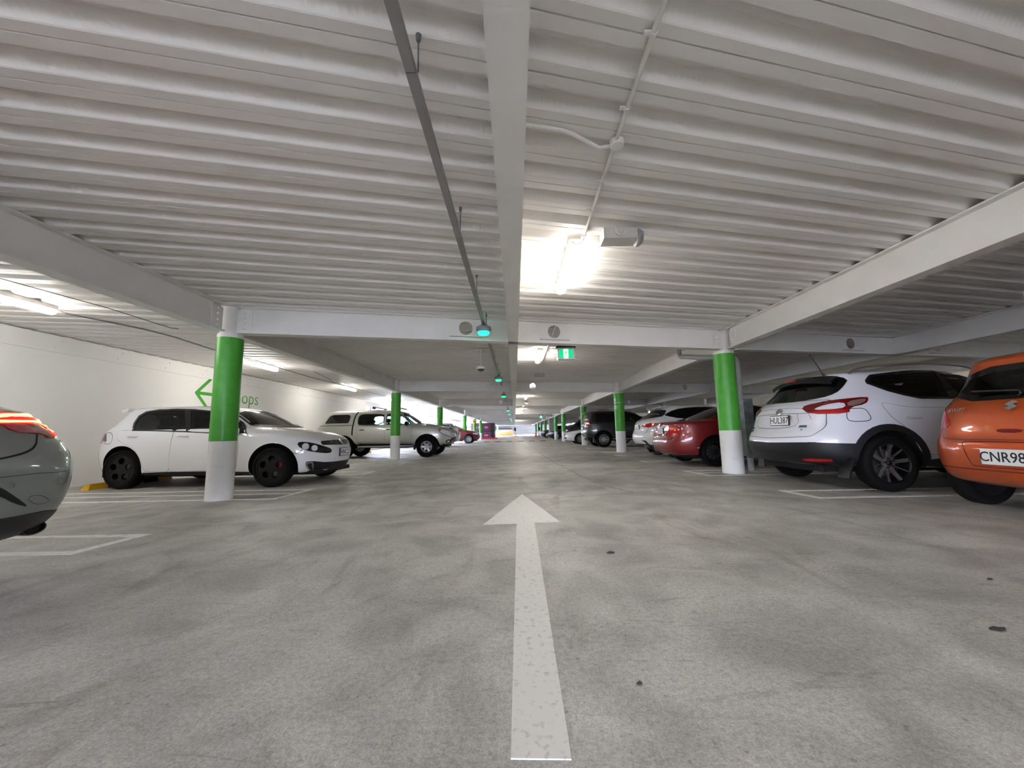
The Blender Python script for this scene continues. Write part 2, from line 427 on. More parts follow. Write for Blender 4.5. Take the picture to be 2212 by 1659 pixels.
# ------------------------------------------------------------------ columns
def column(x, y, r, label, group='green and white columns', text=None, sgn=False, cap=True, seg=40, split=.81):
    root = empty('column', (x, y, 0)); tag(root, label, 'column', group)
    mb = MB(); mb.lathe([(r, 0), (r, split)], seg); autosmooth(mb.build('white_base', concw, root))
    mb = MB(); mb.lathe([(r+.002, split), (r+.002, 2.30)], seg); autosmooth(mb.build('green_band', greenm, root))
    mb = MB(); mb.lathe([(r, 2.30), (r, 2.345)], seg); mb.lathe([(r-.005, 2.345), (r-.005, 2.36), (r-.03, 2.36), (r-.03, DK+.06)], seg)
    autosmooth(mb.build('head', steel, root))
    if text:
        def wr(a0, zz):
            def f(co):
                a = a0+co.x/(r+.004); rr = r+.004+co.z
                return Vector((rr*math.cos(a), rr*math.sin(a), zz+co.y))
            return f
        for s_, size, zz, ac in text:
            # letters run left to right as read from the aisle
            textmesh('lettering', s_, size, None, plate, root, wrap=wr(math.radians(ac), zz), ext=.001)
        mb = MB(); a0, a1 = math.radians(-225), math.radians(-18)
        n = 24
        vs = []
        for i in range(n+1):
            a = a0+(a1-a0)*i/n
            for z in (1.925, 1.937): vs.append(((r+.005)*math.cos(a), (r+.005)*math.sin(a), z))
        mb.add(vs, [(2*i, 2*i+1, 2*i+3, 2*i+2) for i in range(n)]); mb.build('text_rule', plate, root)
    return root
LY = [5.52, 13.5, 21.5, 32.2, 47.2, 72, 82, 94]
RY = [7.53, 15.3, 23.3, 33.0, 39.2, 52.5, 60.5, 68.0, 76.0]
ldesc = ['in front of the white hatchback', 'in front of the pickup', 'behind the nose of the pickup', 'in front of the maroon car', 'before the banded container']
for i, y in enumerate(LY):
    lab = 'green and white round column %s' % ldesc[i] if i < 5 else 'far green and white column, %s of three beyond the banded container' % ['nearest', 'middle', 'farthest'][i-5]
    column(-XC, y, .165, lab)
rdesc = ['between the red sedan and white crossover', 'with white lettering beside the dark four wheel drive', 'half hidden behind the rear of the dark four wheel drive',
         'with lettering, behind the nose of the white sedan', 'beside the grey steel frame panel', 'between the noses of two dark cars', 'just beyond the far dark car, third from the farthest', 'second from the farthest on the right side', 'farthest on the right side, near the traffic cone']
cols = []
for i, y in enumerate(RY):
    cols.append(column(XC, y, .19 if i < 2 else .175, 'green and white round column ' + rdesc[i],
                text=[('level', .17, 2.05, -182), ('m', .27, 1.76, -150)] if i in (1, 3) else None))
column(-4.3, 41.5, .165, 'green and white column carrying a yellow and black warning sign')
for i, y in enumerate([1.0, 9.3, 17.2, 25.3, 34, 42]):
    column(12.5, y, .17, 'green and white column in the far right row, %s from the camera' % ord_(i), 'columns of the far right row')
column(-XC, -2.6, .165, 'green and white column on the left behind the camera'); column(XC, -.65, .19, 'green and white column on the right beside the camera')
# ------------------------------------------------------------------ painted lines
def strip(mb, pts, w_, z=.004, zt=.001):
    """flat painted polyline of width w_"""
    n = len(pts)
    for i in range(n-1):
        a, b = Vector(pts[i]), Vector(pts[i+1]); d = (b-a).normalized(); p = Vector((-d.y, d.x))*w_/2; a = a-d*w_/2; b = b+d*w_/2
        q = [a+p, a-p, b-p, b+p]
        dz = .0004*(i % 2)
        mb.add([(v.x, v.y, zt) for v in q]+[(v.x, v.y, z+dz) for v in q], [(4, 5, 6, 7), (0, 1, 5, 4), (1, 2, 6, 5), (2, 3, 7, 6), (3, 0, 4, 7)])
def bayline(side, ya, yb, xe, mid, label, x1, ya2=None):
    mb = MB(); s_ = side
    strip(mb, [(s_*x1, ya), (s_*xe, ya), (s_*(xe-.05), yb), (s_*x1, yb)], .085)
    if mid: strip(mb, [(s_*x1, (ya+yb)/2+.03), (s_*(xe+.0), (ya+yb)/2+.03)], .07, .0032)
    tag(mb.build('bay_line', linem), label, 'painted line', 'painted bay divider lines')
LB = [(3.07, 3.57, 3.42, 0, 'beside the silver car with lit tail lamp'), (5.47, 6.35, 3.36, 1, 'around the foot of the nearest left green column'), (8.62, 9.15, 3.36, 0, 'on the far side of the white hatchback'),
      (11.0, 11.5, 3.3, 0, 'in the empty bay before the pickup'), (13.3, 14.0, 3.3, 1, 'at the foot of the column before the pickup'), (16.6, 17.1, 3.3, 0, 'beyond the pickup'), (21.2, 21.9, 3.3, 1, 'before the grey wagon')]
for ya, yb, xe, mid, ds in LB: bayline(-1, ya, yb, xe, mid, 'white painted bay divider, left side, ' + ds, 8.2)
RB = [(2.0, 2.5, 3.7, 0, 'on the camera side of the orange hatchback'), (4.79, 5.34, 3.66, 0, 'between the orange hatchback and white crossover'), (7.18, 8.06, 3.52, 1, 'around the foot of the nearest right green column'), (10.3, 10.75, 3.5, 0, 'between the red sedan and the white car behind it'),
      (12.9, 13.4, 3.5, 0, 'in the empty bays before the lettered column'), (14.9, 15.7, 3.5, 1, 'at the foot of the lettered green column'), (18.5, 19.0, 3.5, 0, 'on the camera side of the dark four wheel drive'), (22.6, 23.4, 3.5, 1, 'beside the white sedan')]
for ya, yb, xe, mid, ds in RB: bayline(1, ya, yb, xe, mid, 'white painted bay divider, right side, ' + ds, 8.6)
# arrow
mb = MB()
ap = [(-.028, 1.13), (.132, 1.125), (.17, 3.78), (.412, 3.79), (.085, 5.47), (-.312, 3.74), (-.0, 3.76)]
n = len(ap)
V_, T_ = tess(ap, (), .2)
mb.add([(x, y, .005) for x, y in V_], T_); mb.add([(x, y, .001) for x, y in ap]+[(x, y, .005) for x, y in ap], [(i, (i+1) % n, n+(i+1) % n, n+i) for i in range(n)])
tag(mb.build('floor_arrow', noisy('arrow paint', (226, 225, 221), (196, 193, 187), 38.0, rough=.55, lo=.56, hi=.70)), 'large white painted arrow on the floor pointing straight up the aisle', 'floor arrow')
# crack / joint in the floor
random.seed(3)
crackm = mat('crack filler', (136, 132, 125), .8)
cp = [(1.62, 5.45), (1.38, 6.2), (1.30, 6.9), (1.22, 7.8), (1.2, 8.9), (1.08, 10.2), (1.04, 12), (1.0, 14.5), (1.03, 18), (.98, 24), (1.0, 33)]
cp = chaikin(cp, 3); cp = [(x+random.uniform(-.022, .022), y) for x, y in cp]
mb = MB(); strip(mb, cp, .016, .0025, .0005); tag(mb.build('floor_joint', crackm), 'thin irregular dark joint line running up the concrete right of centre', 'floor joint')
mb = MB(); cp2 = [(1.6, 5.45), (.9, 5.25), (.2, 4.95), (-.6, 4.7), (-1.3, 4.6)]; cp2 = [(x, y+random.uniform(-.015, .015)) for x, y in chaikin(cp2, 3)]
strip(mb, cp2, .006, .0022, .0005); tag(mb.build('floor_joint', mat('faint joint', (150, 147, 140), .8)), 'faint dark joint line crossing the floor beyond the painted arrow head', 'floor joint')
# debris
def debris(px, py, s_, label, seed):
    random.seed(seed); d = ray(px, py); p = CAM + d*(-CAMH/d.z)
    mb = MB(); n = 9; pts = []
    for i in range(n):
        a = 2*PI*i/n; r = s_*random.uniform(.45, 1.0); pts.append((r*1.5*math.cos(a), r*.7*math.sin(a), .002+.008*random.random()))
    mb.add([(0, 0, .012)]+pts+[(x, y, .001) for x, y, z in pts], [(0, i+1, (i+1) % n+1) for i in range(n)]+[(i+1, (i+1) % n+1, n+1+(i+1) % n, n+1+i) for i in range(n)])
    o = mb.build('leaf_scrap', mat('dead leaf %d' % seed, (44, 40, 40), .8)); o.location = (p.x, p.y, .001)
    tag(o, label, 'leaf scrap')
debris(1320, 1195, .026, 'small curled dark scrap on the floor right of the arrow shaft', 1)
debris(2153, 1361, .024, 'dark leaf scrap on the floor at the right edge', 2)
debris(1382, 1479, .009, 'tiny dark chip on the floor right of the arrow tail', 3)
debris(2139, 1253, .010, 'tiny dark speck on the floor near the orange hatchback', 4)
# ------------------------------------------------------------------ wall sign
mb = MB()
ys = lambda px, py: (lambda d: CAM + d*(XL/d.x))(ray(px, py))
def wstroke(a, b, w_):
    a = Vector((a[0], a[1])); b = Vector((b[0], b[1])); d = (b-a).normalized(); p = Vector((-d.y, d.x))*w_/2
    pts = []
    for k in range(9):
        t = PI*k/8; pts.append(b + p*math.cos(t) + d*math.sin(t)*w_/2)
    for k in range(9):
        t = PI*k/8; pts.append(a - p*math.cos(t) - d*math.sin(t)*w_/2)
    n = len(pts); mb.add([(XL+.003+.001*len(mb.v)/36, v.x, v.y) for v in pts]+[(XL, v.x, v.y) for v in pts], [tuple(range(n))]+[(i, (i+1) % n, n+(i+1) % n, n+i) for i in range(n)])
tipA = (9.86, 2.03)
wstroke(tipA, (10.30, 2.44), .085); wstroke(tipA, (10.28, 1.62), .085); wstroke(tipA, (10.9, 2.03), .085)
signg = mat('green sign vinyl', (70, 160, 52), .35)
tag(mb.build('wall_arrow', signg), 'green arrow sign painted on the white wall pointing left', 'wall arrow')
T = Matrix.Translation((XL+.001, 11.03, 2.04)) @ Matrix(((0, 0, 1, 0), (1, 0, 0, 0), (0, 1, 0, 0), (0, 0, 0, 1)))
o = textmesh('wall_lettering', 'shops', .56, T, signg, ext=.002, align='LEFT', sx=.98)
tag(o, 'green word shops lettered on the white wall behind the nearest left column', 'wall lettering')

# ------------------------------------------------------------------ lamps and ceiling services
def batten():
    root = empty('ceiling_light', (0, 0, 0))
    mb = MB(); mb.box(-.06, .06, -.61, .61, 2.70, 2.755); mb.build('housing', steel, root)
    mb = MB(); pr = []
    seg = 10; n = 14
    for i in range(n+1):
        t = i/n; y = -.62+1.24*t
        e = min(1, math.sqrt(max(0, 1-((abs(t-.5)*2-.94)/.06)**2))) if abs(t-.5)*2 > .94 else 1
        pr.append((y, max(.02, e)))
    ys_ = []
    for k in range(4): a = PI/2*k/3; ys_.append((-.62+.05*(1-math.cos(a)) , .35+.65*math.sin(a)))
    ys_ += [(-y, e) for y, e in reversed(ys_)]
    vs = []
    for y, e in ys_:
        for k in range(seg):
            a = 2*PI*k/seg; vs.append((.062*e*math.cos(a), y, 2.665+.042*e*math.sin(a)))
    m_ = len(ys_)
    fs = [(i*seg+k, i*seg+(k+1) % seg, (i+1)*seg+(k+1) % seg, (i+1)*seg+k) for i in range(m_-1) for k in range(seg)]+[tuple(range(seg)), tuple(range((m_-1)*seg, m_*seg))]
    mk('diffuser', vs, fs, tube, root, True)
    return root
LP = []
for i, y in enumerate([4.23, 9.3, 15.6, 20.6, 26.2, 31.8, 37.4, 43, 49, 55, 62, 70, 78]): LP.append((.63, y, 'right of the middle beam above the aisle, %s ahead' % ord_(i) if i < 12 else 'right of the middle beam above the aisle, farthest of all'))
for i, y in enumerate([4.62, 9.76, 15.0, 20.2, 25.4, 30.6, 36, 42, 48]): LP.append((-6.5, y, 'over the left bays near the white wall, %s ahead' % ord_(i)))
for i, y in enumerate([-1.2, -6.4]): LP.append((.63, y, 'above the aisle behind the camera, %s' % ['nearer one', 'farther one'][i])); LP.append((-6.5, y, 'over the left bays behind the camera, %s' % ['nearer one', 'farther one'][i]))
for i, y in enumerate([-5, .5, 6, 11.5, 17, 22.5, 28, 34, 41]): LP.append((14.2, y, 'over the far right aisle, %s of that row' % ord_(i)))
lp0 = batten()
for i, (x, y, ds) in enumerate(LP):
    o = lp0 if i == 0 else copytree(lp0)
    o.location = (x, y, 0); tag(o, 'lit fluorescent batten ' + ds, 'light', 'fluorescent battens under the deck')
# conduit
def rod(name, pts, r, m, label, cat, group=None, parent=None, seg=10):
    mb = MB(); mb.tube(pts, r, seg); o = mb.build(name, m, parent, True); autosmooth(o, 50)
    if label: tag(o, label, cat, group)
    return o
cr = empty('conduit', (.70, -6, 2.73)); tag(cr, 'white round conduit pipe running along the deck towards the nearest aisle light', 'pipe')
def loc(root, pts): return [Vector(p)-root.location for p in pts]
rod('pipe', loc(cr, [(.70, -6, 2.735), (.70, 2.30, 2.735), (.71, 3.50, 2.735)]), .0135, steel, None, None, None, cr)
for y in (1.62, 2.05, 2.72, 3.1): 
    mb = MB(); mb.lathe([(.018, -.012), (.018, .012)], 10, 'y', (0.0, y+6, .005)); mb.box(-.045, -.012, y+6-.01, y+6+.01, .005, .018); mb.build('clip', steel, cr)
mb = MB(); mb.lathe([(.042, -.02), (.046, -.015), (.046, .02)], 18, 'z', (.01, 2.32+6, 0)); mb.lathe([(.024, -.015), (.024, .015)], 12, 'z', (.01, 3.52+6, 0)); mb.build('junction_box', steel, cr)
rod('branch_pipe', loc(cr, [(.10, 2.15, 2.735), (.34, 2.20, 2.735), (.42, 2.24, 2.735), (.60, 2.36, 2.735), (.70, 2.34, 2.735)]), .0125, steel, None, None, None, cr)
rod('flex_cable', loc(cr, [(.71, 3.52, 2.72), (.70, 3.54, 2.68), (.66, 3.57, 2.672), (.61, 3.57, 2.69), (.60, 3.60, 2.715)]), .004, greyp, None, None, None, cr, 6)
c2 = empty('conduit', (.70, 7, 2.73)); tag(c2, 'white conduit pipe passing the second aisle light beyond the nearest crossbeam', 'pipe')
rod('pipe', loc(c2, [(.78, 6.7, 2.735), (.76, 12.2, 2.735)]), .0135, steel, None, None, None, c2)
# emergency boxes
def ebox(x, y, sc_, label, lens=True):
    r = empty('emergency_unit', (x, y, DK), 0, sc_); tag(r, label, 'emergency light', 'grey emergency light boxes')
    mb = MB(); mb.add([(-.16, -.085, -.10), (.16, -.085, -.10), (.16, .085, -.10), (-.16, .085, -.10), (-.16, -.085, 0), (.16, -.085, 0), (.16, .085, 0), (-.16, .085, 0)],
                      [(0, 1, 2, 3), (4, 5, 6, 7), (0, 1, 5, 4), (1, 2, 6, 5), (2, 3, 7, 6), (3, 0, 4, 7)])
    mb.build('housing', mat('grey enamel', (196, 193, 188), .5), r)
    if lens:
        mb = MB(); mb.lathe([(.085, .165), (.085, .19), (.06, .225)], 20, 'x', (0, 0, -.06)); autosmooth(mb.build('spotlight', greyp, r))
        mb = MB(); mb.tube([(.03, -.085, -.03), (.02, -.10, -.07), (-.02, -.11, -.09), (-.05, -.10, -.05), (-.05, -.09, 0)], .006, 6); mb.build('cable', steel, r)
    return r
ebox(1.04, 3.52, 1.0, 'grey box with round spotlight beside the nearest aisle light')
ebox(.86, 12.6, 1.0, 'small grey box on the deck beyond the exit sign', False)
ebox(1.25, 26.0, 1.2, 'small grey box on the deck far along the aisle', False)
# cable tray with rods
tr = empty('cable_tray', (-.46, -3, 2.58)); tag(tr, 'grey square cable tray hung on rods left of the middle beam, nearest length', 'cable tray')
mb = MB(); mb.box(-.024, .024, 0, 4.62, -.02, .02); mb.build('tray', traym, tr)
mb = MB(); mb.box(-.024, .024, 4.625, 9.15, -.022, .018); mb.build('tray', traym, tr)
for y in (1.62, 3.05, 4.47, 6.05, .2, -1.4):
    mb = MB(); mb.tube([(.036, y+3, -.02), (.036, y+3, DK-2.58-.02)], .004, 6); mb.lathe([(.010, DK-2.58-.035), (.014, DK-2.58)], 8, 'z', (.036, y+3, 0)); mb.build('hanger_rod', galv, tr)
yy = 6.55
for k, (ya, yb) in enumerate([(6.6, 14.1), (14.7, 22.0), (22.6, 32.6), (33.2, 45)]):
    t2 = empty('cable_tray', (-.46, ya, 2.58)); tag(t2, 'grey square cable tray left of the middle beam, length beyond the %s crossbeam' % ord_(k), 'cable tray', 'cable tray lengths')
    mb = MB(); mb.box(-.024, .024, 0, yb-ya, -.02, .02); mb.build('tray', traym, t2)
    for q in range(5):
        y_ = .5+q*(yb-ya-1)/4; mb = MB(); mb.tube([(.036, y_, -.02), (.036, y_, DK-2.58-.02)], .004, 6); mb.build('hanger_rod', galv, t2)
rod('loose_cable', [(-.47, 6.15, 2.56), (-.47, 6.3, 2.50), (-.60, 6.36, 2.53), (-.72, 6.38, 2.57), (-.82, 6.6, 2.60)], .007, traym, 'grey cable drooping from the tray into the hole of the nearest crossbeam', 'cable')
# bay sensors with green light
def sensor():
    r = empty('bay_indicator', (0, 0, 0))
    mb = MB(); mb.lathe([(.03, 2.56), (.045, 2.55), (.085, 2.53), (.088, 2.50), (.070, 2.475), (.0001, 2.475)], 24); autosmooth(mb.build('housing', mat('sensor grey', (140, 146, 146), .4), r))
    mb = MB(); mb.lathe([(.0001, 2.476), (.066, 2.476), (.068, 2.462), (.055, 2.445), (.0001, 2.440)], 24); autosmooth(mb.build('lens', ledg, r))
    mb = MB(); mb.tube([(-.01, 0, 2.55), (-.01, 0, 2.58)], .012, 8); mb.tube([(.03, .02, 2.55), (.03, .02, 2.74)], .005, 6); mb.build('stem', galv, r)
    return r
s0 = sensor()
for i, y in enumerate([5.92, 11.5, 16.9, 22.4, 28.4, 34.4, 40, 46, 52, 58, 64, 70]):
    o = s0 if i == 0 else copytree(s0)
    o.location = (-.46, y, 2.58-2.58*1.38); o.scale = (1.38,)*3; tag(o, 'round green lit parking indicator hanging left of the middle beam, %s ahead' % ord_(i), 'indicator light', 'green parking indicators')
# dome camera
r = empty('dome_camera', (-.74, 8.6, 2.3)); tag(r, 'white dome camera hanging on a short pole from the deck beyond the nearest crossbeam', 'security camera')
mb = MB(); mb.box(-.14, .14, -.05, .05, .40, .44); mb.lathe([(.05, .36), (.06, .41)], 16); mb.build('mount', steel, r)
mb = MB(); mb.lathe([(.016, .05), (.016, .38)], 12); mb.build('pole', steel, r)
mb = MB(); mb.lathe([(.03, .06), (.09, .045), (.105, .01), (.10, -.012), (.0001, -.012)], 24); autosmooth(mb.build('shell', steel, r))
mb = MB(); mb.lathe([(.0001, -.012), (.082, -.013), (.07, -.045), (.04, -.065), (.0001, -.07)], 24); autosmooth(mb.build('dome', blackg, r))
# exit sign
def exitsign(x, y, z, sc_, label, back=True):
    r = empty('exit_sign', (x, y, z), 0, sc_); tag(r, label, 'exit sign', 'green exit signs')
    mb = MB(); mb.box(-.19, .19, -.05, .05, .13, .17)
    for xx in (-.12, 0, .1): mb.lathe([(.015, .165), (.012, .19)], 8, 'z', (xx, 0, 0))
    mb.build('mount', blackp, r)
    mb = MB(); mb.box(-.165, -.135, -.045, .045, -.10, .13); mb.box(.135, .165, -.045, .045, -.10, .13); mb.box(-.135, .135, -.045, .045, .10, .13); mb.box(-.135, .135, -.045, .045, -.10, -.075); mb.build('frame', clearl, r)
    mb = MB(); mb.box(-.135, .135, -.03, .03, -.075, .10); mb.build('light_panel', exitg, r)
    mb = MB(); mb.box(-.045, .045, -.036, -.030, -.075, .10); mb.build('door_symbol', exitw, r)
    # running figure on the white panel
    mb = MB()
    def q(pts): n_ = len(pts); mb.add([(a, -.0375, b) for a, b in pts], [tuple(range(n_))])
    q([(.004+.011*math.cos(a*PI/5), .072+.011*math.sin(a*PI/5)) for a in range(10)])
    q([(-.012, .056), (.012, .056), (.010, .01), (-.010, .01)]); q([(.008, .012), (.020, -.02), (.014, -.06), (.004, -.06), (.008, -.02), (-.006, .01)])
    q([(-.008, .012), (-.004, -.018), (-.026, -.05), (-.034, -.044), (-.014, -.014), (-.012, .012)]); q([(.010, .054), (.030, .03), (.026, .024), (.006, .044)]); q([(-.010, .054), (-.03, .034), (-.026, .028), (-.008, .042)])
    mb.build('running_figure', exitg, r)
    return r
exitsign(1.02, 7.35, 2.33, 1.0, 'green exit sign with white door symbol under a black mount beyond the nearest crossbeam')
mb = MB(); mb.tube([(.0, 0, .18), (.0, 0, .43)], .006, 6); mb.build('hanger', steel, bpy.data.objects['exit_sign'])
exitsign(2.55, 37.0, 2.22, 1.2, 'small green exit sign far along the aisle, right of the lights'); mb = MB(); mb.tube([(0, 0, .17), (0, 0, .44)], .008, 6); mb.build('hanger', steel, bpy.data.objects['exit_sign.001'])
exitsign(-5.2, 72.0, 2.2, 1.6, 'small green exit sign at the far end left of the indicators'); mb = MB(); mb.tube([(0, 0, .17), (0, 0, .34)], .008, 6); mb.build('hanger', steel, bpy.data.objects['exit_sign.002'])
# cables over the left bays
rod('ceiling_cable', [(-6.55, -2, 2.74), (-6.55, 4.7, 2.74), (-6.5, 5.4, 2.70), (-6.15, 6.2, 2.68), (-6.25, 6.9, 2.72), (-6.3, 7.8, 2.70), (-6.4, 9.2, 2.74), (-6.42, 11.8, 2.70), (-6.45, 14.3, 2.72)], .012, traym, 'thick grey cable sagging along the deck over the left parking bays', 'cable')
rod('ceiling_cable', [(-5.8, 2.5, 2.72), (-5.8, 4.13, 2.70), (-5.72, 5.2, 2.71), (-5.70, 6.2, 2.69), (-5.66, 6.3, 2.70)], .005, blackp, 'thin dark wire hanging loose over the left parking bays', 'cable')
rod('ceiling_cable', [(-5.9, 11.2, 2.74), (-6.1, 12.6, 2.71), (-6.3, 13.2, 2.70), (-6.4, 18, 2.73), (-6.4, 21.6, 2.74)], .010, traym, 'grey cable along the deck above the pickup', 'cable')
# drain pipe and guard at the nearest right column
dp = empty('drain_pipe', (XC, 7.75, 0)); tag(dp, 'grey drain pipe looping under the deck and down behind the nearest right green column', 'drain pipe')
def P_(px, py, y): d = ray(px, py); v = CAM + d*(y/d.y); return v
pp = [Vector(p) for p in chaikin([(3.97, 9.05, 2.74), (3.97, 9.05, 2.56), (3.97, 8.75, 2.51), (3.97, 8.0, 2.33), (4.10, 7.80, 2.30), (4.53, 7.80, 2.29), (4.60, 7.82, 2.22), (4.615, 7.84, 2.0), (4.625, 7.86, 1.43)], 2)]
pp2 = [P_(1611, 862, 7.9), P_(1612, 1005, 7.9)]
mb = MB(); mb.tube([p-dp.location for p in pp], .052, 14); autosmooth(mb.build('pipe', greyp, dp), 60)
g0 = P_(1612, 900, 7.9)
mb = MB(); mb.tube([Vector((g0.x-XC, .15, 0.001)), Vector((g0.x-XC, .15, .35))], .055, 12); mb.build('pipe_foot', greyp, dp)
mb = MB(); mb.lathe([(.057, -.01), (.057, .01)], 14, 'z', Vector((4.617, 7.845, 1.97))-dp.location); mb.build('clamp', chrome, dp)
mb = MB(); mb.box(g0.x-XC-.10, g0.x-XC+.09, .04, .30, .28, 1.44); mb.box(g0.x-XC-.10, g0.x-XC+.14, .02, .04, .26, .42); mb.build('guard', galv, dp)

# ================================================================== vehicles
def supell(n, N=168):
    """unit super-ellipse sampled denser at the corners, CCW from +x"""
    D = 1440; pts = []
    for i in range(D):
        t = 2*PI*i/D; c, s_ = math.cos(t), math.sin(t); r = (abs(c)**n+abs(s_)**n)**(-1/n); pts.append((r*c, r*s_))
    return pts
_rs = {}
def outline(a, b, nf, nr, N=168):
    """half length a, half width b; front exponent nf, rear nr -> N points"""
    key = (round(nf, 2), round(nr, 2), N)
    if key not in _rs:
        A, B = 2.2, .88; D = 1440; pts = []
        for i in range(D):
            t = 2*PI*i/D; x, y = A*math.cos(t), B*math.sin(t); L = math.hypot(x, y); c, s_ = x/L, y/L
            n = nf if c > 0 else nr; r = (abs(c/A)**n+abs(s_/B)**n)**(-1/n); pts.append((r*c/A, r*s_/B))
        # weights
        cum = [0]; 
        for i in range(D):
            p, q, w_ = pts[i-1], pts[i], pts[(i+1) % D]
            d1 = math.atan2((q[1]-p[1])*B, (q[0]-p[0])*A); d2 = math.atan2((w_[1]-q[1])*B, (w_[0]-q[0])*A)
            turn = abs((d2-d1+PI) % (2*PI)-PI)
            cum.append(cum[-1]+math.hypot((w_[0]-q[0])*A, (w_[1]-q[1])*B)+1.1*turn)
        tot = cum[-1]; out = []; j = 0
        for k in range(N):
            s_ = tot*k/N
            while cum[j+1] < s_: j += 1
            f = (s_-cum[j])/(cum[j+1]-cum[j]); p, q = pts[j], pts[(j+1) % D]
            out.append((p[0]+(q[0]-p[0])*f, p[1]+(q[1]-p[1])*f))
        _rs[key] = out
    return [(x*a, y*b) for x, y in _rs[key]]
def body_rings(keys, it=3, inset=0., N=168, bf=.10, br=.08):
    K = []
    for k in keys:
        k = tuple(k)+(0,)*(8-len(k))
        # xf zf xr zr w nf nr bow
        k = list(k); k[5] = k[5] or 5.0; k[6] = k[6] or 6.0
        K.append(tuple(k))
    K = chaikin(K, it)
    R = []
    for (xf, zf, xr, zr, w_, nf, nr, bow) in K:
        nf = round(nf*2)/2; nr = round(nr*2)/2
        a = (xf-xr)/2; c = (xf+xr)/2; w_ = max(.004, w_-inset)
        ring = []
        for (x, y) in outline(a-inset, w_, nf, nr, N):
            t = x/a; yy = abs(y)/w_
            X = c+x - (bf if x > 0 else -br)*yy**2*abs(t)**4
            s_ = (x+a)/(2*a); s_ = min(1, max(0, s_))
            z = zr+(zf-zr)*s_ + bow*4*s_*(1-s_)
            ring.append(Vector((X, y, z-inset*.5)))
        R.append(ring)
    return R
def ringmesh(R):
    N = len(R[0]); vs = [v for r in R for v in r]; fs = []
    for i in range(len(R)-1):
        for k in range(N):
            fs.append((i*N+k, i*N+(k+1) % N, (i+1)*N+(k+1) % N, (i+1)*N+k))
    fs.append(tuple(reversed(range(N)))); fs.append(tuple(range((len(R)-1)*N, len(R)*N)))
    return vs, fs
def temp(vs, fs, m):
    me = bpy.data.meshes.new('tmp'); me.from_pydata([tuple(v) for v in vs], [], fs); me.materials.append(m)
    bm = bmesh.new(); bm.from_mesh(me); bmesh.ops.remove_doubles(bm, verts=bm.verts, dist=1e-5); bmesh.ops.recalc_face_normals(bm, faces=bm.faces); bm.to_mesh(me); bm.free()
    o = bpy.data.objects.new('tmp', me); COL.objects.link(o); return o
def prism(pts, f0, f1, m):
    n = len(pts); vs = [f0(p) for p in pts]+[f1(p) for p in pts]
    return temp(vs, [tuple(range(n)), tuple(reversed(range(n, 2*n)))]+[(i, (i+1) % n, n+(i+1) % n, n+i) for i in range(n)], m)
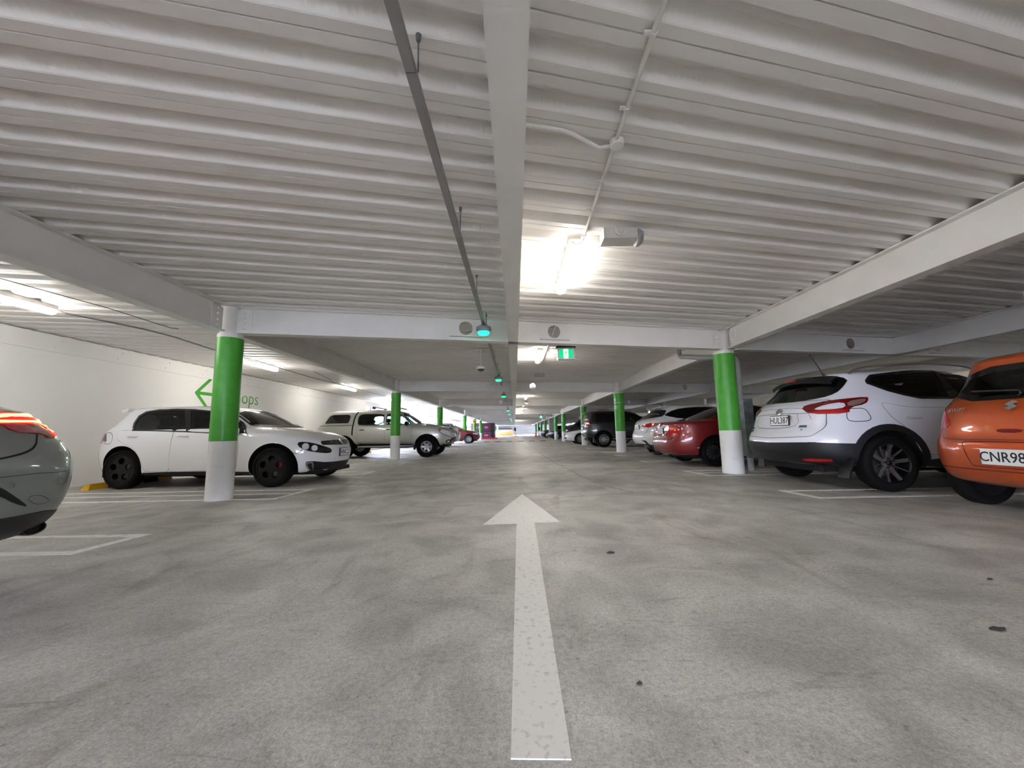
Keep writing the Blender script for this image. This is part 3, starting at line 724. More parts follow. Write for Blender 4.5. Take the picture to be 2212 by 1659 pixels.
class Car:
    def __init__(s, name, loc, heading, sc, keys, paint, label, cat='car', bf=.10, br=.08, N=168, it=3, group=None):
        s.root = empty(name, loc, heading, sc); tag(s.root, label, cat, group)
        s.M = Matrix.Translation(Vector(loc)) @ Matrix.Rotation(heading, 4, 'Z') @ Matrix.Scale(sc, 4); s.Mi = s.M.inverted()
        s.keys = keys; s.paint = paint; s.bf = bf; s.br = br; s.N = N; s.it = it
        R = body_rings(keys, it, 0, N, bf, br); s.vs, s.fs = ringmesh(R)
        s.bvh = BVHTree.FromPolygons([tuple(v) for v in s.vs], s.fs); s.cut = []
        s.w = max(k[4] for k in keys); s.maxz = max(max(k[1], k[3]) for k in keys)
    def hit(s, px, py):
        o = s.Mi @ CAM; d = (s.Mi.to_3x3() @ ray(px, py)).normalized()
        h = s.bvh.ray_cast(o, d)
        if h[0] is not None: return h[0]
        t = -o.dot(d); best = None
        for k in range(-30, 31):
            p = o+d*(t+k*.08); q = s.bvh.find_nearest(p)
            if best is None or q[3] < best[0]: best = (q[3], q[0])
        return best[1]
    def arches(s, xs, zc, r, inner=.36):
        for x in xs:
            for sy in (-1, 1):
                pts = [(x+r*math.cos(2*PI*k/40), zc+r*math.sin(2*PI*k/40)) for k in range(40)]
                s.cut.append(prism(pts, lambda p: (p[0], sy*(s.w-inner), p[1]), lambda p: (p[0], sy*(s.w+.3), p[1]), wellm))
    def cabin(s, k0, k1, inset=.05, low=.28):
        ks = s.keys[k0:k1]; f = list(ks[0]); f[1] -= low; f[3] -= low
        R = body_rings([tuple(f)]+[tuple(k) for k in ks], 1, inset, 48, s.bf, s.br); v, fc = ringmesh(R); s.cut.append(temp(v, fc, wellm))
    def side_open(s, pts, both=True):
        P = s._uv((0, -1), pts)
        s.cut.append(prism(P, lambda p: (p[0], -1.4, p[1]), lambda p: (p[0], (1.4 if both else -s.w+.45), p[1]), blackp))
    def end_open(s, pts, front=True, depth=.5, x0=None):
        sg = 1 if front else -1
        P = s._uv((sg, 0), pts); x0 = x0 if x0 is not None else .4*sg
        s.cut.append(prism(P, lambda p: (x0, sg*p[0], p[1]), lambda p: (3.2*sg, sg*p[0], p[1]), blackp))
    def body(s, name='body', floor=True):
        o = temp(s.vs, s.fs, s.paint); 
        if s.cut:
            cc = bpy.data.collections.new('cut')
            for c in s.cut: cc.objects.link(c); COL.objects.unlink(c)
            md = o.modifiers.new('b', 'BOOLEAN'); md.operand_type = 'COLLECTION'; md.collection = cc; md.operation = 'DIFFERENCE'; md.solver = 'EXACT'; md.material_mode = 'TRANSFER'
            bpy.context.view_layer.update()
            me = bpy.data.meshes.new_from_object(o.evaluated_get(bpy.context.evaluated_depsgraph_get()))
            for c in s.cut: bpy.data.objects.remove(c)
            bpy.data.collections.remove(cc)
        else: me = o.data.copy()
        bpy.data.objects.remove(o); me.name = name
        b = link(name, me, s.root); autosmooth(b, 30); s.b = b; return b
    # --- outlines
    def _uv(s, d, pts):
        """pts: list of (u,z); or ('px', [(px,py)...]) measured on the body through the lens"""
        if pts and pts[0] == 'px':
            per = Vector((-d[1], d[0], 0)); return [(s.hit(x, y).dot(per), s.hit(x, y).z) for x, y in pts[1]]
        return list(pts)
    def patch(s, name, d, pts, m, off=.004, rnd=2, holes=(), mirror=False, both=False, parent=None, res=.05, skirt=.012, rad=0):
        dv = Vector((d[0], d[1], 0)).normalized(); per = Vector((-dv.y, dv.x, 0)); d = (dv.x, dv.y)
        P = s._uv(d, pts); Hs = [s._uv(d, h) for h in holes]
        if rad: P = rc(P, rad)
        elif rnd: P = chaikin(P, rnd, True)
        if rnd and not rad: Hs = [chaikin(h, rnd, True) for h in Hs]
        try: V, T = tess(P, Hs, res)
        except Exception as e: print('tess', name, e); return None
        out = []
        cen = None
        for (u, z) in V:
            o = per*u+dv*5; o.z = z; h = s.bvh.ray_cast(o, -dv)
            if h[0] is None or (-dv).dot(h[0]-o) > 8: out.append(None)
            else: out.append((h[0], h[1] if h[1].dot(dv) > 0 else -h[1]))
        ok = [o for o in out if o]
        if not ok: print('patch misses', name); return None
        for i, o in enumerate(out):
            if o is None:
                u, z = V[i]; best = min(ok, key=lambda q: (q[0].dot(per)-u)**2+(q[0].z-z)**2)
                p = per*u+dv*best[0].dot(dv); p.z = z; q = s.bvh.find_nearest(p); out[i] = (q[0], best[1])
        n = len(V); vs = [p+nn*off for p, nn in out]; fs = [tuple(f) for f in T]
        ed = {}
        for f in T:
            for i in range(3): ed[(f[i], f[(i+1) % 3])] = 1
        if skirt:
            vs += [p+nn*(off-skirt) for p, nn in out]
            for (a, b) in ed:
                if (b, a) not in ed: fs.append((a, b, b+n, a+n))
        def flip(vv): return [Vector((v.x, -v.y, v.z)) for v in vv]
        o1 = None
        if not mirror or both: o1 = autosmooth(s._mk(name, vs, fs, m, parent), 50)
        if mirror or both: o2 = autosmooth(s._mk(name, flip(vs), fs, m, parent), 50); o1 = o1 or o2
        return o1
    def _mk(s, name, vs, fs, m, parent=None):
        used = sorted({i for f in fs for i in f}); mp = {j: i for i, j in enumerate(used)}
        return mk(name, [vs[i] for i in used], [tuple(mp[i] for i in f) for f in fs], m, parent or s.root)
    def line(s, name, d, pts, w_, m, off=.003, both=False, rnd=2, parent=None, closed=False, res=.05, rad=0):
        """thin strip along a polyline lying on the body"""
        dv = Vector((d[0], d[1], 0)).normalized(); dd = (dv.x, dv.y)
        P = s._uv(dd, pts)
        P = rc(P, rad) if rad else chaikin(P, rnd, closed)
        if closed: P = P+[P[0]]
        per = Vector((-dv.y, dv.x, 0)); Q = []
        for i in range(len(P)-1):
            a, b = P[i], P[i+1]; k = max(1, int(math.hypot(a[0]-b[0], a[1]-b[1])/res))
            Q += [(a[0]+(b[0]-a[0])*j/k, a[1]+(b[1]-a[1])*j/k) for j in range(k)]
        Q.append(P[-1]); vs = []; n = len(Q)
        for i, (u, z) in enumerate(Q):
            a, b = Q[max(0, i-1)], Q[min(n-1, i+1)]; t = Vector((b[0]-a[0], b[1]-a[1])); t = t.normalized() if t.length > 1e-9 else Vector((1, 0)); nn = Vector((-t.y, t.x))*w_/2
            for sg in (1, -1):
                uu, zz = u+nn.x*sg, z+nn.y*sg; o = per*uu+dv*5; o.z = zz; h = s.bvh.ray_cast(o, -dv)
                if h[0] is None: q = s.bvh.find_nearest(per*uu+dv*2+Vector((0, 0, zz))); h = (q[0], q[1])
                hn = h[1] if h[1].dot(dv) > 0 else -h[1]; vs.append(h[0]+hn*off)
        fs = [(2*i, 2*i+1, 2*i+3, 2*i+2) for i in range(n-1)]
        o1 = mk(name, vs, fs, m, parent or s.root, True)
        if both: mk(name, [Vector((v.x, -v.y, v.z)) for v in vs], fs, m, parent or s.root, True)
        return o1
    def surf(s, d, u, z, off=.0):
        dv = Vector((d[0], d[1], 0)).normalized(); per = Vector((-dv.y, dv.x, 0)); o = per*u+dv*5; o.z = z; h = s.bvh.ray_cast(o, -dv)
        if h[0] is None: h = s.bvh.find_nearest(per*u+dv*2+Vector((0, 0, z)))
        n = h[1] if h[1].dot(dv) > 0 else -h[1]
        return h[0]+n*off, n
    def frame(s, d, u, z, off=.0, up=(0, 0, 1)):
        """matrix with x along the surface to the viewer's right, y up, z out"""
        p, n = s.surf(d, u, z, off); n = Vector(n); x = Vector(up).cross(n).normalized(); y = n.cross(x)
        return Matrix.Translation(p) @ Matrix((x, y, n)).transposed().to_4x4()
    def number(s, d, u, z, txt, w_=.36, h_=.125, tilt=0, frame_m=None, off=.022):
        M = s.frame(d, u, z, off)
        # plates stand upright
        n = Vector((d[0], d[1], tilt)).normalized(); x = Vector((0, 0, 1)).cross(n).normalized(); y = n.cross(x); M = Matrix.Translation(M.to_translation()) @ Matrix((x, y, n)).transposed().to_4x4()
        mb = MB(); mb.box(-w_/2-.01, w_/2+.01, -h_/2-.01, h_/2+.01, -.02, 0, T=M); f = mb.build('plate_frame', frame_m or blackp, s.root)
        mb = MB(); mb.box(-w_/2, w_/2, -h_/2, h_/2, -.01, .004, T=M); o = mb.build('licence_plate', plate, s.root)
        o['label'] = 'white number plate with dark characters'
        if txt: textmesh('plate_number', txt, h_*1.02, M @ Matrix.Translation((0, -.004, .0045)), ink, o, ext=.0006, sx=.86, bold=.001)
        return M
def wedge_holes(n, r0, r1, h1, h2=None, phase=0., twist=0.):
    """windows between n spokes whose half widths alternate h1,h2"""
    H_ = []; h2 = h1 if h2 is None else h2
    for i in range(n):
        a0 = 2*PI*i/n+phase; a1 = 2*PI*(i+1)/n+phase; ha = h1 if i % 2 == 0 else h2; hb = h2 if i % 2 == 0 else h1
        pts = []
        s0, e0 = a0+math.asin(min(.99, ha/r0)), a1-math.asin(min(.99, hb/r0)); s1, e1 = a0+math.asin(ha/r1), a1-math.asin(hb/r1)
        if e0 <= s0: mid = (s0+e0)/2; s0 = e0 = mid
        for k in range(5): t = s0+(e0-s0)*k/4; pts.append((r0*math.cos(t), r0*math.sin(t)))
        for k in range(7): t = e1+(s1-e1)*k/6; pts.append((r1*math.cos(t+twist), r1*math.sin(t+twist)))
        q = []
        for p in pts:
            if not q or math.hypot(p[0]-q[-1][0], p[1]-q[-1][1]) > 1e-4: q.append(p)
        H_.append(q)
    return H_
def make_wheel(r, w_, rr, style, rim_m, cap_m=None, cal=False, seg=56, face=None):
    """wheel facing -y, centre at origin; tyre radius r, rim radius rr"""
    mb = MB(); hw = w_/2
    pr = [(rr, -hw*.80), (rr+.012, -hw*.90), (rr+.03, -hw*.95), ((r+rr)/2, -hw), (r-.03, -hw*.95), (r-.010, -hw*.82), (r, -hw*.6), (r, hw*.6), (r-.010, hw*.82), (r-.03, hw*.95), ((r+rr)/2, hw), (rr+.01, hw*.9), (rr, hw*.8)]
    pr2 = []
    for i, p in enumerate(pr): pr2.append(p)
    mb.lathe([(a, b) for a, b in pr2], seg, 'y', close=True)
    # tread grooves
    t = mb.build('wheel', tyrem); autosmooth(t, 40)
    mb = MB(); mb.lathe([(rr, -hw*.80), (rr+.004, -hw*.86), (rr-.010, -hw*.86), (rr-.022, -hw*.70), (rr-.03, hw*.6), (rr*.25, hw*.6), (rr*.25, hw*.62), (rr, hw*.8)], seg, 'y', close=True)
    autosmooth(mb.build('rim_barrel', rim_m, t), 30)
    mb = MB(); mb.lathe([(.0001, hw*.5), (rr*.97, hw*.5), (rr*.97, hw*.58), (.0001, hw*.58)], 32, 'y'); mb.build('wheel_back', wellm, t)
    mb = MB(); mb.lathe([(.0001, hw*.35), (rr*.66, hw*.35), (rr*.66, hw*.45), (.0001, hw*.45)], 32, 'y'); autosmooth(mb.build('brake_disc', disc, t))
    if cal: 
        mb = MB(); mb.box(rr*.35, rr*.74, hw*.1, hw*.5, -rr*.30, rr*.30); mb.build('brake_caliper', caliper, t)
    outer = [(rr*.985*math.cos(2*PI*k/seg), rr*.985*math.sin(2*PI*k/seg)) for k in range(seg)]
    kind = style[0]
    if kind == 'holes': hs = [[(style[2]*rr*math.cos(2*PI*i/style[1]+.3)+style[3]*rr*math.cos(2*PI*k/14), style[2]*rr*math.sin(2*PI*i/style[1]+.3)+style[3]*rr*math.sin(2*PI*k/14)) for k in range(14)] for i in range(style[1])]
    else: hs = wedge_holes(style[1], rr*style[2], rr*style[3], rr*style[4], rr*style[5], style[6] if len(style) > 6 else 0., style[7] if len(style) > 7 else 0.)
    def mp(u, v, tt):
        q = math.hypot(u, v)/rr; dep = -hw*.74 + .030*(1-q)**1.0*(0 if kind == 'holes' else 1) + (.02*(1-abs(2*q-1)) if kind != 'holes' else 0)
        return Vector((u, dep+tt, v))
    sp = slab('rim', outer, hs, mp, 0, .022, face or rim_m, t, res=.04)
    if cap_m is not None:
        mb = MB(); mb.lathe([(.0001, -hw*.74+.008), (.024, -hw*.74+.006), (.034, -hw*.74+.015), (.034, -hw*.74+.035), (.0001, -hw*.74+.035)], 20, 'y'); autosmooth(mb.build('centre_cap', cap_m, t))
    mb = MB()
    for i in range(5): a = 2*PI*i/5+.5; mb.lathe([(.0001, -hw*.74+.012), (.009, -hw*.74+.012), (.009, -hw*.74+.04)], 8, 'y', (.056*math.cos(a), 0, .056*math.sin(a)))
    mb.build('wheel_bolts', rim_m, t)
    return t
def put_wheels(car, t, xf, xr, y, r, who=(1, 1, 1, 1)):
    """front/rear, near(-y)/far(+y)"""
    first = True
    for x, sy, on in ((xf, -1, who[0]), (xr, -1, who[1]), (xf, 1, who[2]), (xr, 1, who[3])):
        if not on: continue
        if first:
            o = t; first = False; o.parent = car.root
        else:
            o = t.copy(); COL.objects.link(o); o.parent = car.root
            for ch in t.children:
                c = ch.copy(); COL.objects.link(c); c.parent = o
        o.location = (x, sy*y, r); o.rotation_euler = (0, 0, 0 if sy < 0 else PI)
def seats(car, xs, zt=1.02, rows=((.15, (-.36, .36)), (-.75, (-.40, 0, .40)))):
    for x, ys_ in rows:
        for y in ys_:
            mb = MB(); n = 8
            prf = [(-.05, .45), (.42, .45), (.46, .52), (.40, .58), (.03, .58), (-.13, 1.05+zt-1.02), (-.20, 1.07+zt-1.02), (-.25, 1.03+zt-1.02), (-.12, .5)]
            m_ = len(prf)
            mb.add([(x+a, y-.22, b) for a, b in prf]+[(x+a, y+.22, b) for a, b in prf], [tuple(range(m_)), tuple(reversed(range(m_, 2*m_)))]+[(i, (i+1) % m_, m_+(i+1) % m_, m_+i) for i in range(m_)])
            st = mb.build('seat', seatm, car.root)
            mb = MB(); mb.lathe([(.0001, -.12), (.07, -.11), (.085, 0), (.07, .11), (.0001, .12)], 14, 'y', (x-.22, y, 1.16+zt-1.02)); autosmooth(mb.build('headrest', seatm, st))
def door(car, pts, handle=None, both=True, seam=.008, paint=None, hm=None):
    P = rc(car._uv((0, -1), pts), .07)
    cx = sum(p[0] for p in P)/len(P); cz = sum(p[1] for p in P)/len(P)
    d = car.patch('door', (0, -1), P, paint or car.paint, off=.0035, rnd=0, both=both, skirt=.004)
    car.line('door_gap', (0, -1), P, seam, gapm, off=.0015, both=both, rnd=0, closed=True)
    if handle:
        (hx, hz) = handle
        for sy in ((-1, 1) if both else (-1,)):
            p, n = car.surf((0, sy), hx if sy < 0 else -hx, hz)
            mb = MB(); mb.lathe([(.0001, -.095), (.010, -.09), (.016, -.05), (.018, 0), (.016, .05), (.010, .09), (.0001, .095)], 12, 'x', (p.x, p.y+sy*.022, p.z)); 
            autosmooth(mb.build('door_handle', hm or car.paint, car.root))
            car.patch('handle_recess', (0, sy), [((hx+a*.055)*(1 if sy < 0 else -1), hz+b*.035) for a, b in ((-1, -.6), (0, -1.1), (1, -.6), (1, .6), (0, 1.1), (-1, .6))], car.paint, off=.005, skirt=.006)
def mirror(car, x, z, y, m, s_=1.):
    for sy in (-1, 1):
        mb = MB(); vs = []; 
        import itertools
        n = 12
        pr = [(-.01, .02), (.0, .07), (.03, .09), (.07, .085), (.10, .06), (.12, .02)]
        for a, r in pr:
            for k in range(n):
                t = 2*PI*k/n; vs.append((x+a*s_*.9, sy*(y+.10+r*1.25*math.cos(t)*s_), z+r*.8*math.sin(t)*s_))
        fs = [(i*n+k, i*n+(k+1) % n, (i+1)*n+(k+1) % n, (i+1)*n+k) for i in range(5) for k in range(n)]+[tuple(range(n)), tuple(range(5*n, 6*n))]
        mb.add(vs, fs); mb.box(x+.03, x+.07, min(sy*(y-.06), sy*(y+.06)), max(sy*(y-.06), sy*(y+.06)), z-.05, z-.02)
        autosmooth(mb.build('wing_mirror', m, car.root), 40)
def paintm(name, rgb, metal=0., rough=.35, coat=1.): return mat(name, rgb, rough, metal, coat)
# ---------------------------------------------------------------- white hatchback
pw = paintm('white car paint', (238, 239, 242), 0, .4)
K = [(1.88, .20, -1.85, .22, .80, 4), (1.97, .22, -1.97, .26, .865, 4), (2.05, .40, -2.03, .45, .888, 4), (2.06, .55, -2.05, .60, .895, 4), (2.02, .68, -2.02, .78, .893, 4), (1.95, .78, -1.98, .90, .88, 4),
     (1.70, .875, -1.95, .97, .86, 4), (1.35, .94, -1.91, 1.01, .84, 4), (1.00, .99, -1.86, 1.04, .81, 4.5), (.70, 1.16, -1.76, 1.18, .73, 5), (.42, 1.29, -1.68, 1.29, .66, 5), (.16, 1.36, -1.64, 1.355, .60, 4, 6), (-.15, 1.395, -1.45, 1.38, .42, 3, 4), (-.5, 1.405, -1.1, 1.395, .05, 2, 2)]
g = Car('hatchback', (-5.52, 7.66, 0), math.radians(-2.5), 1.055, K, pw, 'white five door hatchback with black wheels parked beyond the nearest left green column', bf=.16, br=.12)
WB = 1.2875
g.arches((WB, -WB), .335, .375)
g.cabin(8, 14, .05)
def sidepts(car, P): return [(lambda h: (h.x, h.z))(car.hit(a, b_)) for a, b_ in P]
dlo = sidepts(g, [(284.5, 931), (289, 914), (300, 898), (316, 889), (345, 884.5), (382, 883), (420, 884), (466, 888.5), (500, 897), (521, 909), (533, 924), (537, 941), (500, 939), (465, 937), (400, 934), (340, 932)])
rear_w = sidepts(g, [(289, 928.5), (293, 915), (303, 901), (319, 891.5), (345, 888), (400, 886.5), (402, 931), (340, 929)])
front_w = sidepts(g, [(413, 887), (466, 892), (498, 901), (516, 912), (527, 927), (529, 937), (413, 932.5)])
for wv in (rear_w, front_w): g.side_open(wv)
ws = [(-.62, 1.02), (-.50, 1.29), (.50, 1.29), (.62, 1.02), (.3, 1.01), (-.3, 1.01)]
g.end_open(ws, True, x0=.1)
g.end_open([(-.50, 1.07), (-.42, 1.26), (.42, 1.26), (.50, 1.07)], False, x0=-1.2)
g.body()
g.patch('window_frame', (0, -1), dlo, blackg, holes=(rear_w, front_w), both=True, off=.004, rnd=0)
for wv in (rear_w, front_w): g.patch('window_glass', (0, -1), wv, gtint, off=-.004, rnd=0, both=True, skirt=0)
g.patch('windscreen', (1, 0), [(-.64, 1.015), (-.52, 1.305), (.52, 1.305), (.64, 1.015), (.3, 1.0), (-.3, 1.0)], gclear, off=-.003, rnd=1, skirt=0)
g.patch('rear_glass', (-1, 0), [(-.60, 1.05), (-.50, 1.28), (.50, 1.28), (.60, 1.05)], gdark, off=.002, rnd=1, skirt=0)
g.line('windscreen_seal', (1, 0), [(-.655, 1.005), (-.53, 1.315), (.53, 1.315), (.655, 1.005)], .03, blackp, off=.004, rnd=1)
g.line('windscreen_seal', (1, 0), [(-.66, 1.01), (-.3, .995), (.3, .995), (.66, 1.01)], .035, blackp, off=.004, rnd=1)
door(g, [(-.42, .965), (-1.40, .965), (-1.42, .84), (-1.26, .745), (-1.06, .67), (-.92, .48), (-.87, .29), (-.44, .275)], (-1.10, .865))
door(g, [(.70, .965), (-.41, .965), (-.44, .275), (.70, .275), (.74, .6)], (-.22, .855))
g.patch('sill_trim', (0, -1), [(.92, .265), (-.88, .275), (-.98, .22), (.92, .21)], blackp, off=.012, both=True, rnd=1)
g.patch('fuel_flap', (0, -1), [(-1.52, .74), (-1.66, .76), (-1.74, .86), (-1.70, .93), (-1.56, .93), (-1.49, .86)], pw, off=.004, skirt=.004, rad=.06); g.line('flap_gap', (0, -1), [(-1.52, .735), (-1.67, .755), (-1.745, .86), (-1.70, .935), (-1.56, .935), (-1.485, .86)], .007, wellm, off=.0015, closed=True, rad=.06)
# lamps
HL = [(1.0, 0), (1.5, .3)]
hl = [('px', [(642, 957), (650, 954), (672, 956), (697, 963), (716, 968), (716, 978), (700, 979), (672, 976), (655, 971), (645, 965)])]
g.patch('headlight', (.80, -.60), ('px', [(642, 957), (650, 954), (672, 956), (697, 963), (716, 969), (716, 978), (700, 979), (672, 976), (655, 971), (645, 965)]), blackg, off=.006, both=True, res=.03)
for px, py, r_ in ((660, 964.5, .055), (679, 968, .05)):
    q = g.hit(px, py)
    for sy in (1, -1):
        mb = MB(); T = Matrix.Translation((q.x, q.y*sy, q.z)) @ Vector((.75, -.62*sy, .2)).to_track_quat('Z', 'Y').to_matrix().to_4x4()
        mb.lathe([(r_*.55, .018), (r_*.85, .020), (r_, .014), (r_, -.02)], 20); mb.lathe([(.0001, .016), (r_*.5, .010), (r_*.5, -.02)], 16)
        for i in range(len(mb.v)): mb.v[i] = T @ mb.v[i]
        mb.build('headlight_reflector', clearl, g.root)
g.patch('upper_grille', (1, 0), [(-.50, .655), (-.50, .72), (-.2, .735), (.2, .735), (.50, .72), (.50, .655), (0, .645)], blackg, off=.006, rad=.03, res=.04)
T = g.frame((1, 0), 0, .70, .012); mb = MB(); mb.lathe([(.060, 0), (.060, .012), (.052, .014), (.052, 0)], 28, close=True)
for a, b in (((-.038, .034), (-.012, -.040)), ((-.012, -.040), (0, -.006)), ((.038, .034), (.012, -.040)), ((.012, -.040), (0, -.006)), ((-.02, .048), (0, .008)), ((.02, .048), (0, .008))):
    mb.tube([(a[0], a[1], .006), (b[0], b[1], .006)], .005, 6)
for i in range(len(mb.v)): mb.v[i] = T @ mb.v[i]
mb.build('badge', chrome, g.root)
T = g.frame((1, 0), -.30, .695, .010); textmesh('badge_lettering', 'GTI', .05, T, chrome, g.root)
g.patch('lower_grille', (.9, -.44), ('px', [(660, 997), (676, 996), (700, 998), (720, 997), (741, 994), (741, 1012), (715, 1017), (680, 1018), (668, 1016), (661, 1009)]), blackp, off=.005, res=.03, both=True, rad=.03)
g.patch('fog_lamp', (.8, -.6), ('px', [(661, 998), (676, 997), (677, 1017), (669, 1018), (662, 1010)]), satin, off=.009, both=True, rad=.02, res=.03)
g.patch('fog_lens', (.8, -.6), ('px', [(664, 1001), (673.5, 1000), (674, 1014), (669.5, 1014), (665, 1008)]), blackg, off=.013, both=True, rad=.02, res=.03)
g.number((1, 0), 0.05, .52, 'HNC25', .36, .125)
g.patch('tail_light', (-.72, -.70), ('px', [(215.5, 956), (217, 945), (223, 937), (232, 935), (231, 950), (229, 958)]), redd, off=.006, res=.03, both=True)
g.patch('reversing_lamp', (-.72, -.70), ('px', [(215.5, 952.5), (229.5, 952.5), (229, 958), (216, 957.5)]), clearl, off=.010, res=.03, both=True, rnd=1)
mb = MB(); mb.add([(-1.60, -.54, 1.36), (-1.60, .54, 1.36), (-1.78, .50, 1.325), (-1.78, -.50, 1.325), (-1.62, -.54, 1.31), (-1.62, .54, 1.31), (-1.76, .50, 1.305), (-1.76, -.50, 1.305)], [(0, 1, 2, 3), (4, 5, 6, 7), (0, 1, 5, 4), (1, 2, 6, 5), (2, 3, 7, 6), (3, 0, 4, 7)])
mb.build('roof_spoiler', pw, g.root)
g.line('rear_pillar_gap', (0, -1), [(-1.80, 1.05), (-1.74, 1.16), (-1.66, 1.27)], .02, blackp, off=.004, both=True)
g.line('bonnet_gap', (1, -.8), ('px', [(622, 974), (640, 981), (650, 975), (654, 970)]), .008, wellm, off=.003, both=True)

mirror(g, .52, 1.0, .80, pw)
seats(g, None, .98)
put_wheels(g, make_wheel(.318, .225, .235, ('holes', 5, .60, .235), balloy, satin, True), WB, -WB, .775, .318)
mb = MB(); mb.box(-1.9, 1.9, -.6, .6, .17, .24); mb.build('underbody', wellm, g.root)
# ---------------------------------------------------------------- white crossover
pq = paintm('pearl white car paint', (222, 224, 232), 0, .35)
K = [(1.9, .23, -1.92, .30, .80), (2.08, .28, -2.10, .36, .885), (2.17, .45, -2.185, .50, .90), (2.18, .62, -2.19, .66, .905), (2.12, .80, -2.10, .80, .90), (1.95, .90, -2.06, .92, .895),
     (1.6, .99, -2.03, 1.02, .885), (1.25, 1.04, -1.98, 1.10, .865, 4.5), (1.0, 1.08, -1.90, 1.16, .84, 4.5), (.62, 1.28, -1.76, 1.31, .755, 5), (.30, 1.44, -1.66, 1.44, .68, 5), (.02, 1.53, -1.66, 1.52, .61, 4, 6), (-.3, 1.58, -1.45, 1.555, .42, 3, 4), (-.55, 1.595, -1.1, 1.59, .05, 2, 2)]
q = Car('crossover', (6.22, 6.03, 0), 0, 1.055, K, pq, 'white crossover with plate HUL387 parked between green column and orange hatchback', bf=.14, br=.13)
WB = 1.27
q.arches((WB, -WB), .36, .40)
q.cabin(8, 14, .05)
sw = sidepts(q, [(1876, 826), (1874, 822), (1882, 815), (1915, 810), (1960, 806), (2014, 803), (2050, 858), (1988, 857), (1953, 850), (1918, 841)])
dl0 = sidepts(q, [(1872, 829), (1868, 823), (1877, 811), (1914, 806.5), (1960, 802), (2017, 798.5), (2060, 800)])
dl1 = sidepts(q, [(2067, 861), (1987, 861), (1952, 854), (1917, 845), (1892, 836)])
sf = [(-.20, 1.035), (-.28, 1.455), (0, 1.45), (.30, 1.36), (.60, 1.17), (.68, 1.06)]
q.side_open(sw); q.side_open(sf)
q.end_open([(-.62, 1.12), (-.50, 1.46), (.50, 1.46), (.62, 1.12)], True, x0=.1)
q.body()
dlo = dl0+[(0, 1.485), (.34, 1.40), (.66, 1.18), (.75, 1.03)]+dl1
q.patch('window_frame', (0, -1), dlo, blackg, holes=(sw, sf), both=True, rnd=0)
q.line('window_trim', (0, -1), dlo, .012, dalloy, off=.007, both=True, closed=True, rad=.03)
for wv in (sw, sf): q.patch('window_glass', (0, -1), wv, gdark if wv is sw else gtint, off=-.004, rnd=0, both=True, skirt=0)
q.patch('windscreen', (1, 0), [(-.64, 1.10), (-.52, 1.47), (.52, 1.47), (.64, 1.10)], gclear, off=-.003, rnd=1, skirt=0)
q.patch('rear_glass', (-1, 0), ('px', [(1651, 873), (1660, 866), (1672, 858), (1680, 842), (1712, 822), (1762, 814), (1800, 812), (1833, 818), (1822, 835), (1806, 850), (1776, 860), (1720, 869), (1680, 872)]), blackg, off=.006, rnd=1)
# roof spoiler
sp_ = [(-1.60, 1.535, .50), (-1.60, 1.50, .62)]
mb = MB(); n = 12; vs = []
for i in range(n+1):
    t = -1+2*i/n; y = .60*t; zz = 1.515-.065*t*t; xx = -1.76+.10*t*t
    vs += [(-1.58+.02*t*t, y, zz+.02), (xx, y*.97, zz-.035), (xx+.02, y*.97, zz-.085), (-1.64, y, zz-.04)]
fs = []
for i in range(n):
    for k in range(4): fs.append((4*i+k, 4*i+(k+1) % 4, 4*i+4+(k+1) % 4, 4*i+4+k))
fs += [(0, 1, 2, 3), (4*n, 4*n+1, 4*n+2, 4*n+3)]
mb.add(vs, fs); autosmooth(mb.build('roof_spoiler', mat('satin black', (10, 10, 12), .35), q.root), 40)
mb = MB(); mb.box(-1.775, -1.74, -.12, .12, 1.468, 1.485); mb.build('high_brake_light', redl, q.root)
clad = ('px', [(1622, 951), (1700, 952), (1790, 958), (1855, 958), (1862, 985), (1862, 1010), (1850, 1040), (1800, 1012), (1740, 1012), (1650, 1000), (1622, 975)])
q.patch('rear_bumper', (-1, 0), [(-.70, .61), (0, .59), (.70, .61), (.70, .33), (-.70, .33)], cladm, off=.014, rnd=0)
q.patch('bumper_corner', (-.707, -.707), [(-1.02, .61), (-.56, .59), (-.56, .5), (-.60, .32), (-.75, .30), (-1.02, .33)], cladm, off=.014, rnd=0, both=True)
q.patch('bumper_insert', (-1, 0), [(-.50, .45), (.50, .45), (.60, .40), (.42, .335), (-.42, .335), (-.60, .40)], blackp, off=.022, rnd=1)
def ring_pts(x, z, r0, r1, a0, a1, n=20): return [(x+r1*math.cos(a0+(a1-a0)*k/n), z+r1*math.sin(a0+(a1-a0)*k/n)) for k in range(n+1)]+[(x+r0*math.cos(a1+(a0-a1)*k/n), z+r0*math.sin(a1+(a0-a1)*k/n)) for k in range(n+1)]
q.patch('arch_trim', (0, -1), ring_pts(-WB, .36, .385, .465, -.25, PI+.3), cladm, off=.014, rnd=0, both=True)
q.patch('arch_trim', (0, -1), ring_pts(WB, .36, .385, .465, -.25, PI+.25), cladm, off=.014, rnd=0, both=True)
q.patch('sill_trim', (0, -1), [(.82, .42), (-.82, .42), (-.80, .27), (.80, .27)], cladm, off=.014, rnd=1, both=True)
for sy in (-1, 1):
    mb = MB(); mb.add([(-1.74, sy*.70, .42), (-1.74, sy*.90, .42), (-1.80, sy*.89, .17), (-1.80, sy*.72, .17), (-1.75, sy*.70, .42), (-1.76, sy*.90, .42), (-1.825, sy*.89, .17), (-1.825, sy*.72, .17)], [(0, 1, 2, 3), (4, 5, 6, 7), (0, 1, 5, 4), (1, 2, 6, 5), (2, 3, 7, 6), (3, 0, 4, 7)])
    mb.build('mud_flap', blackp, q.root)
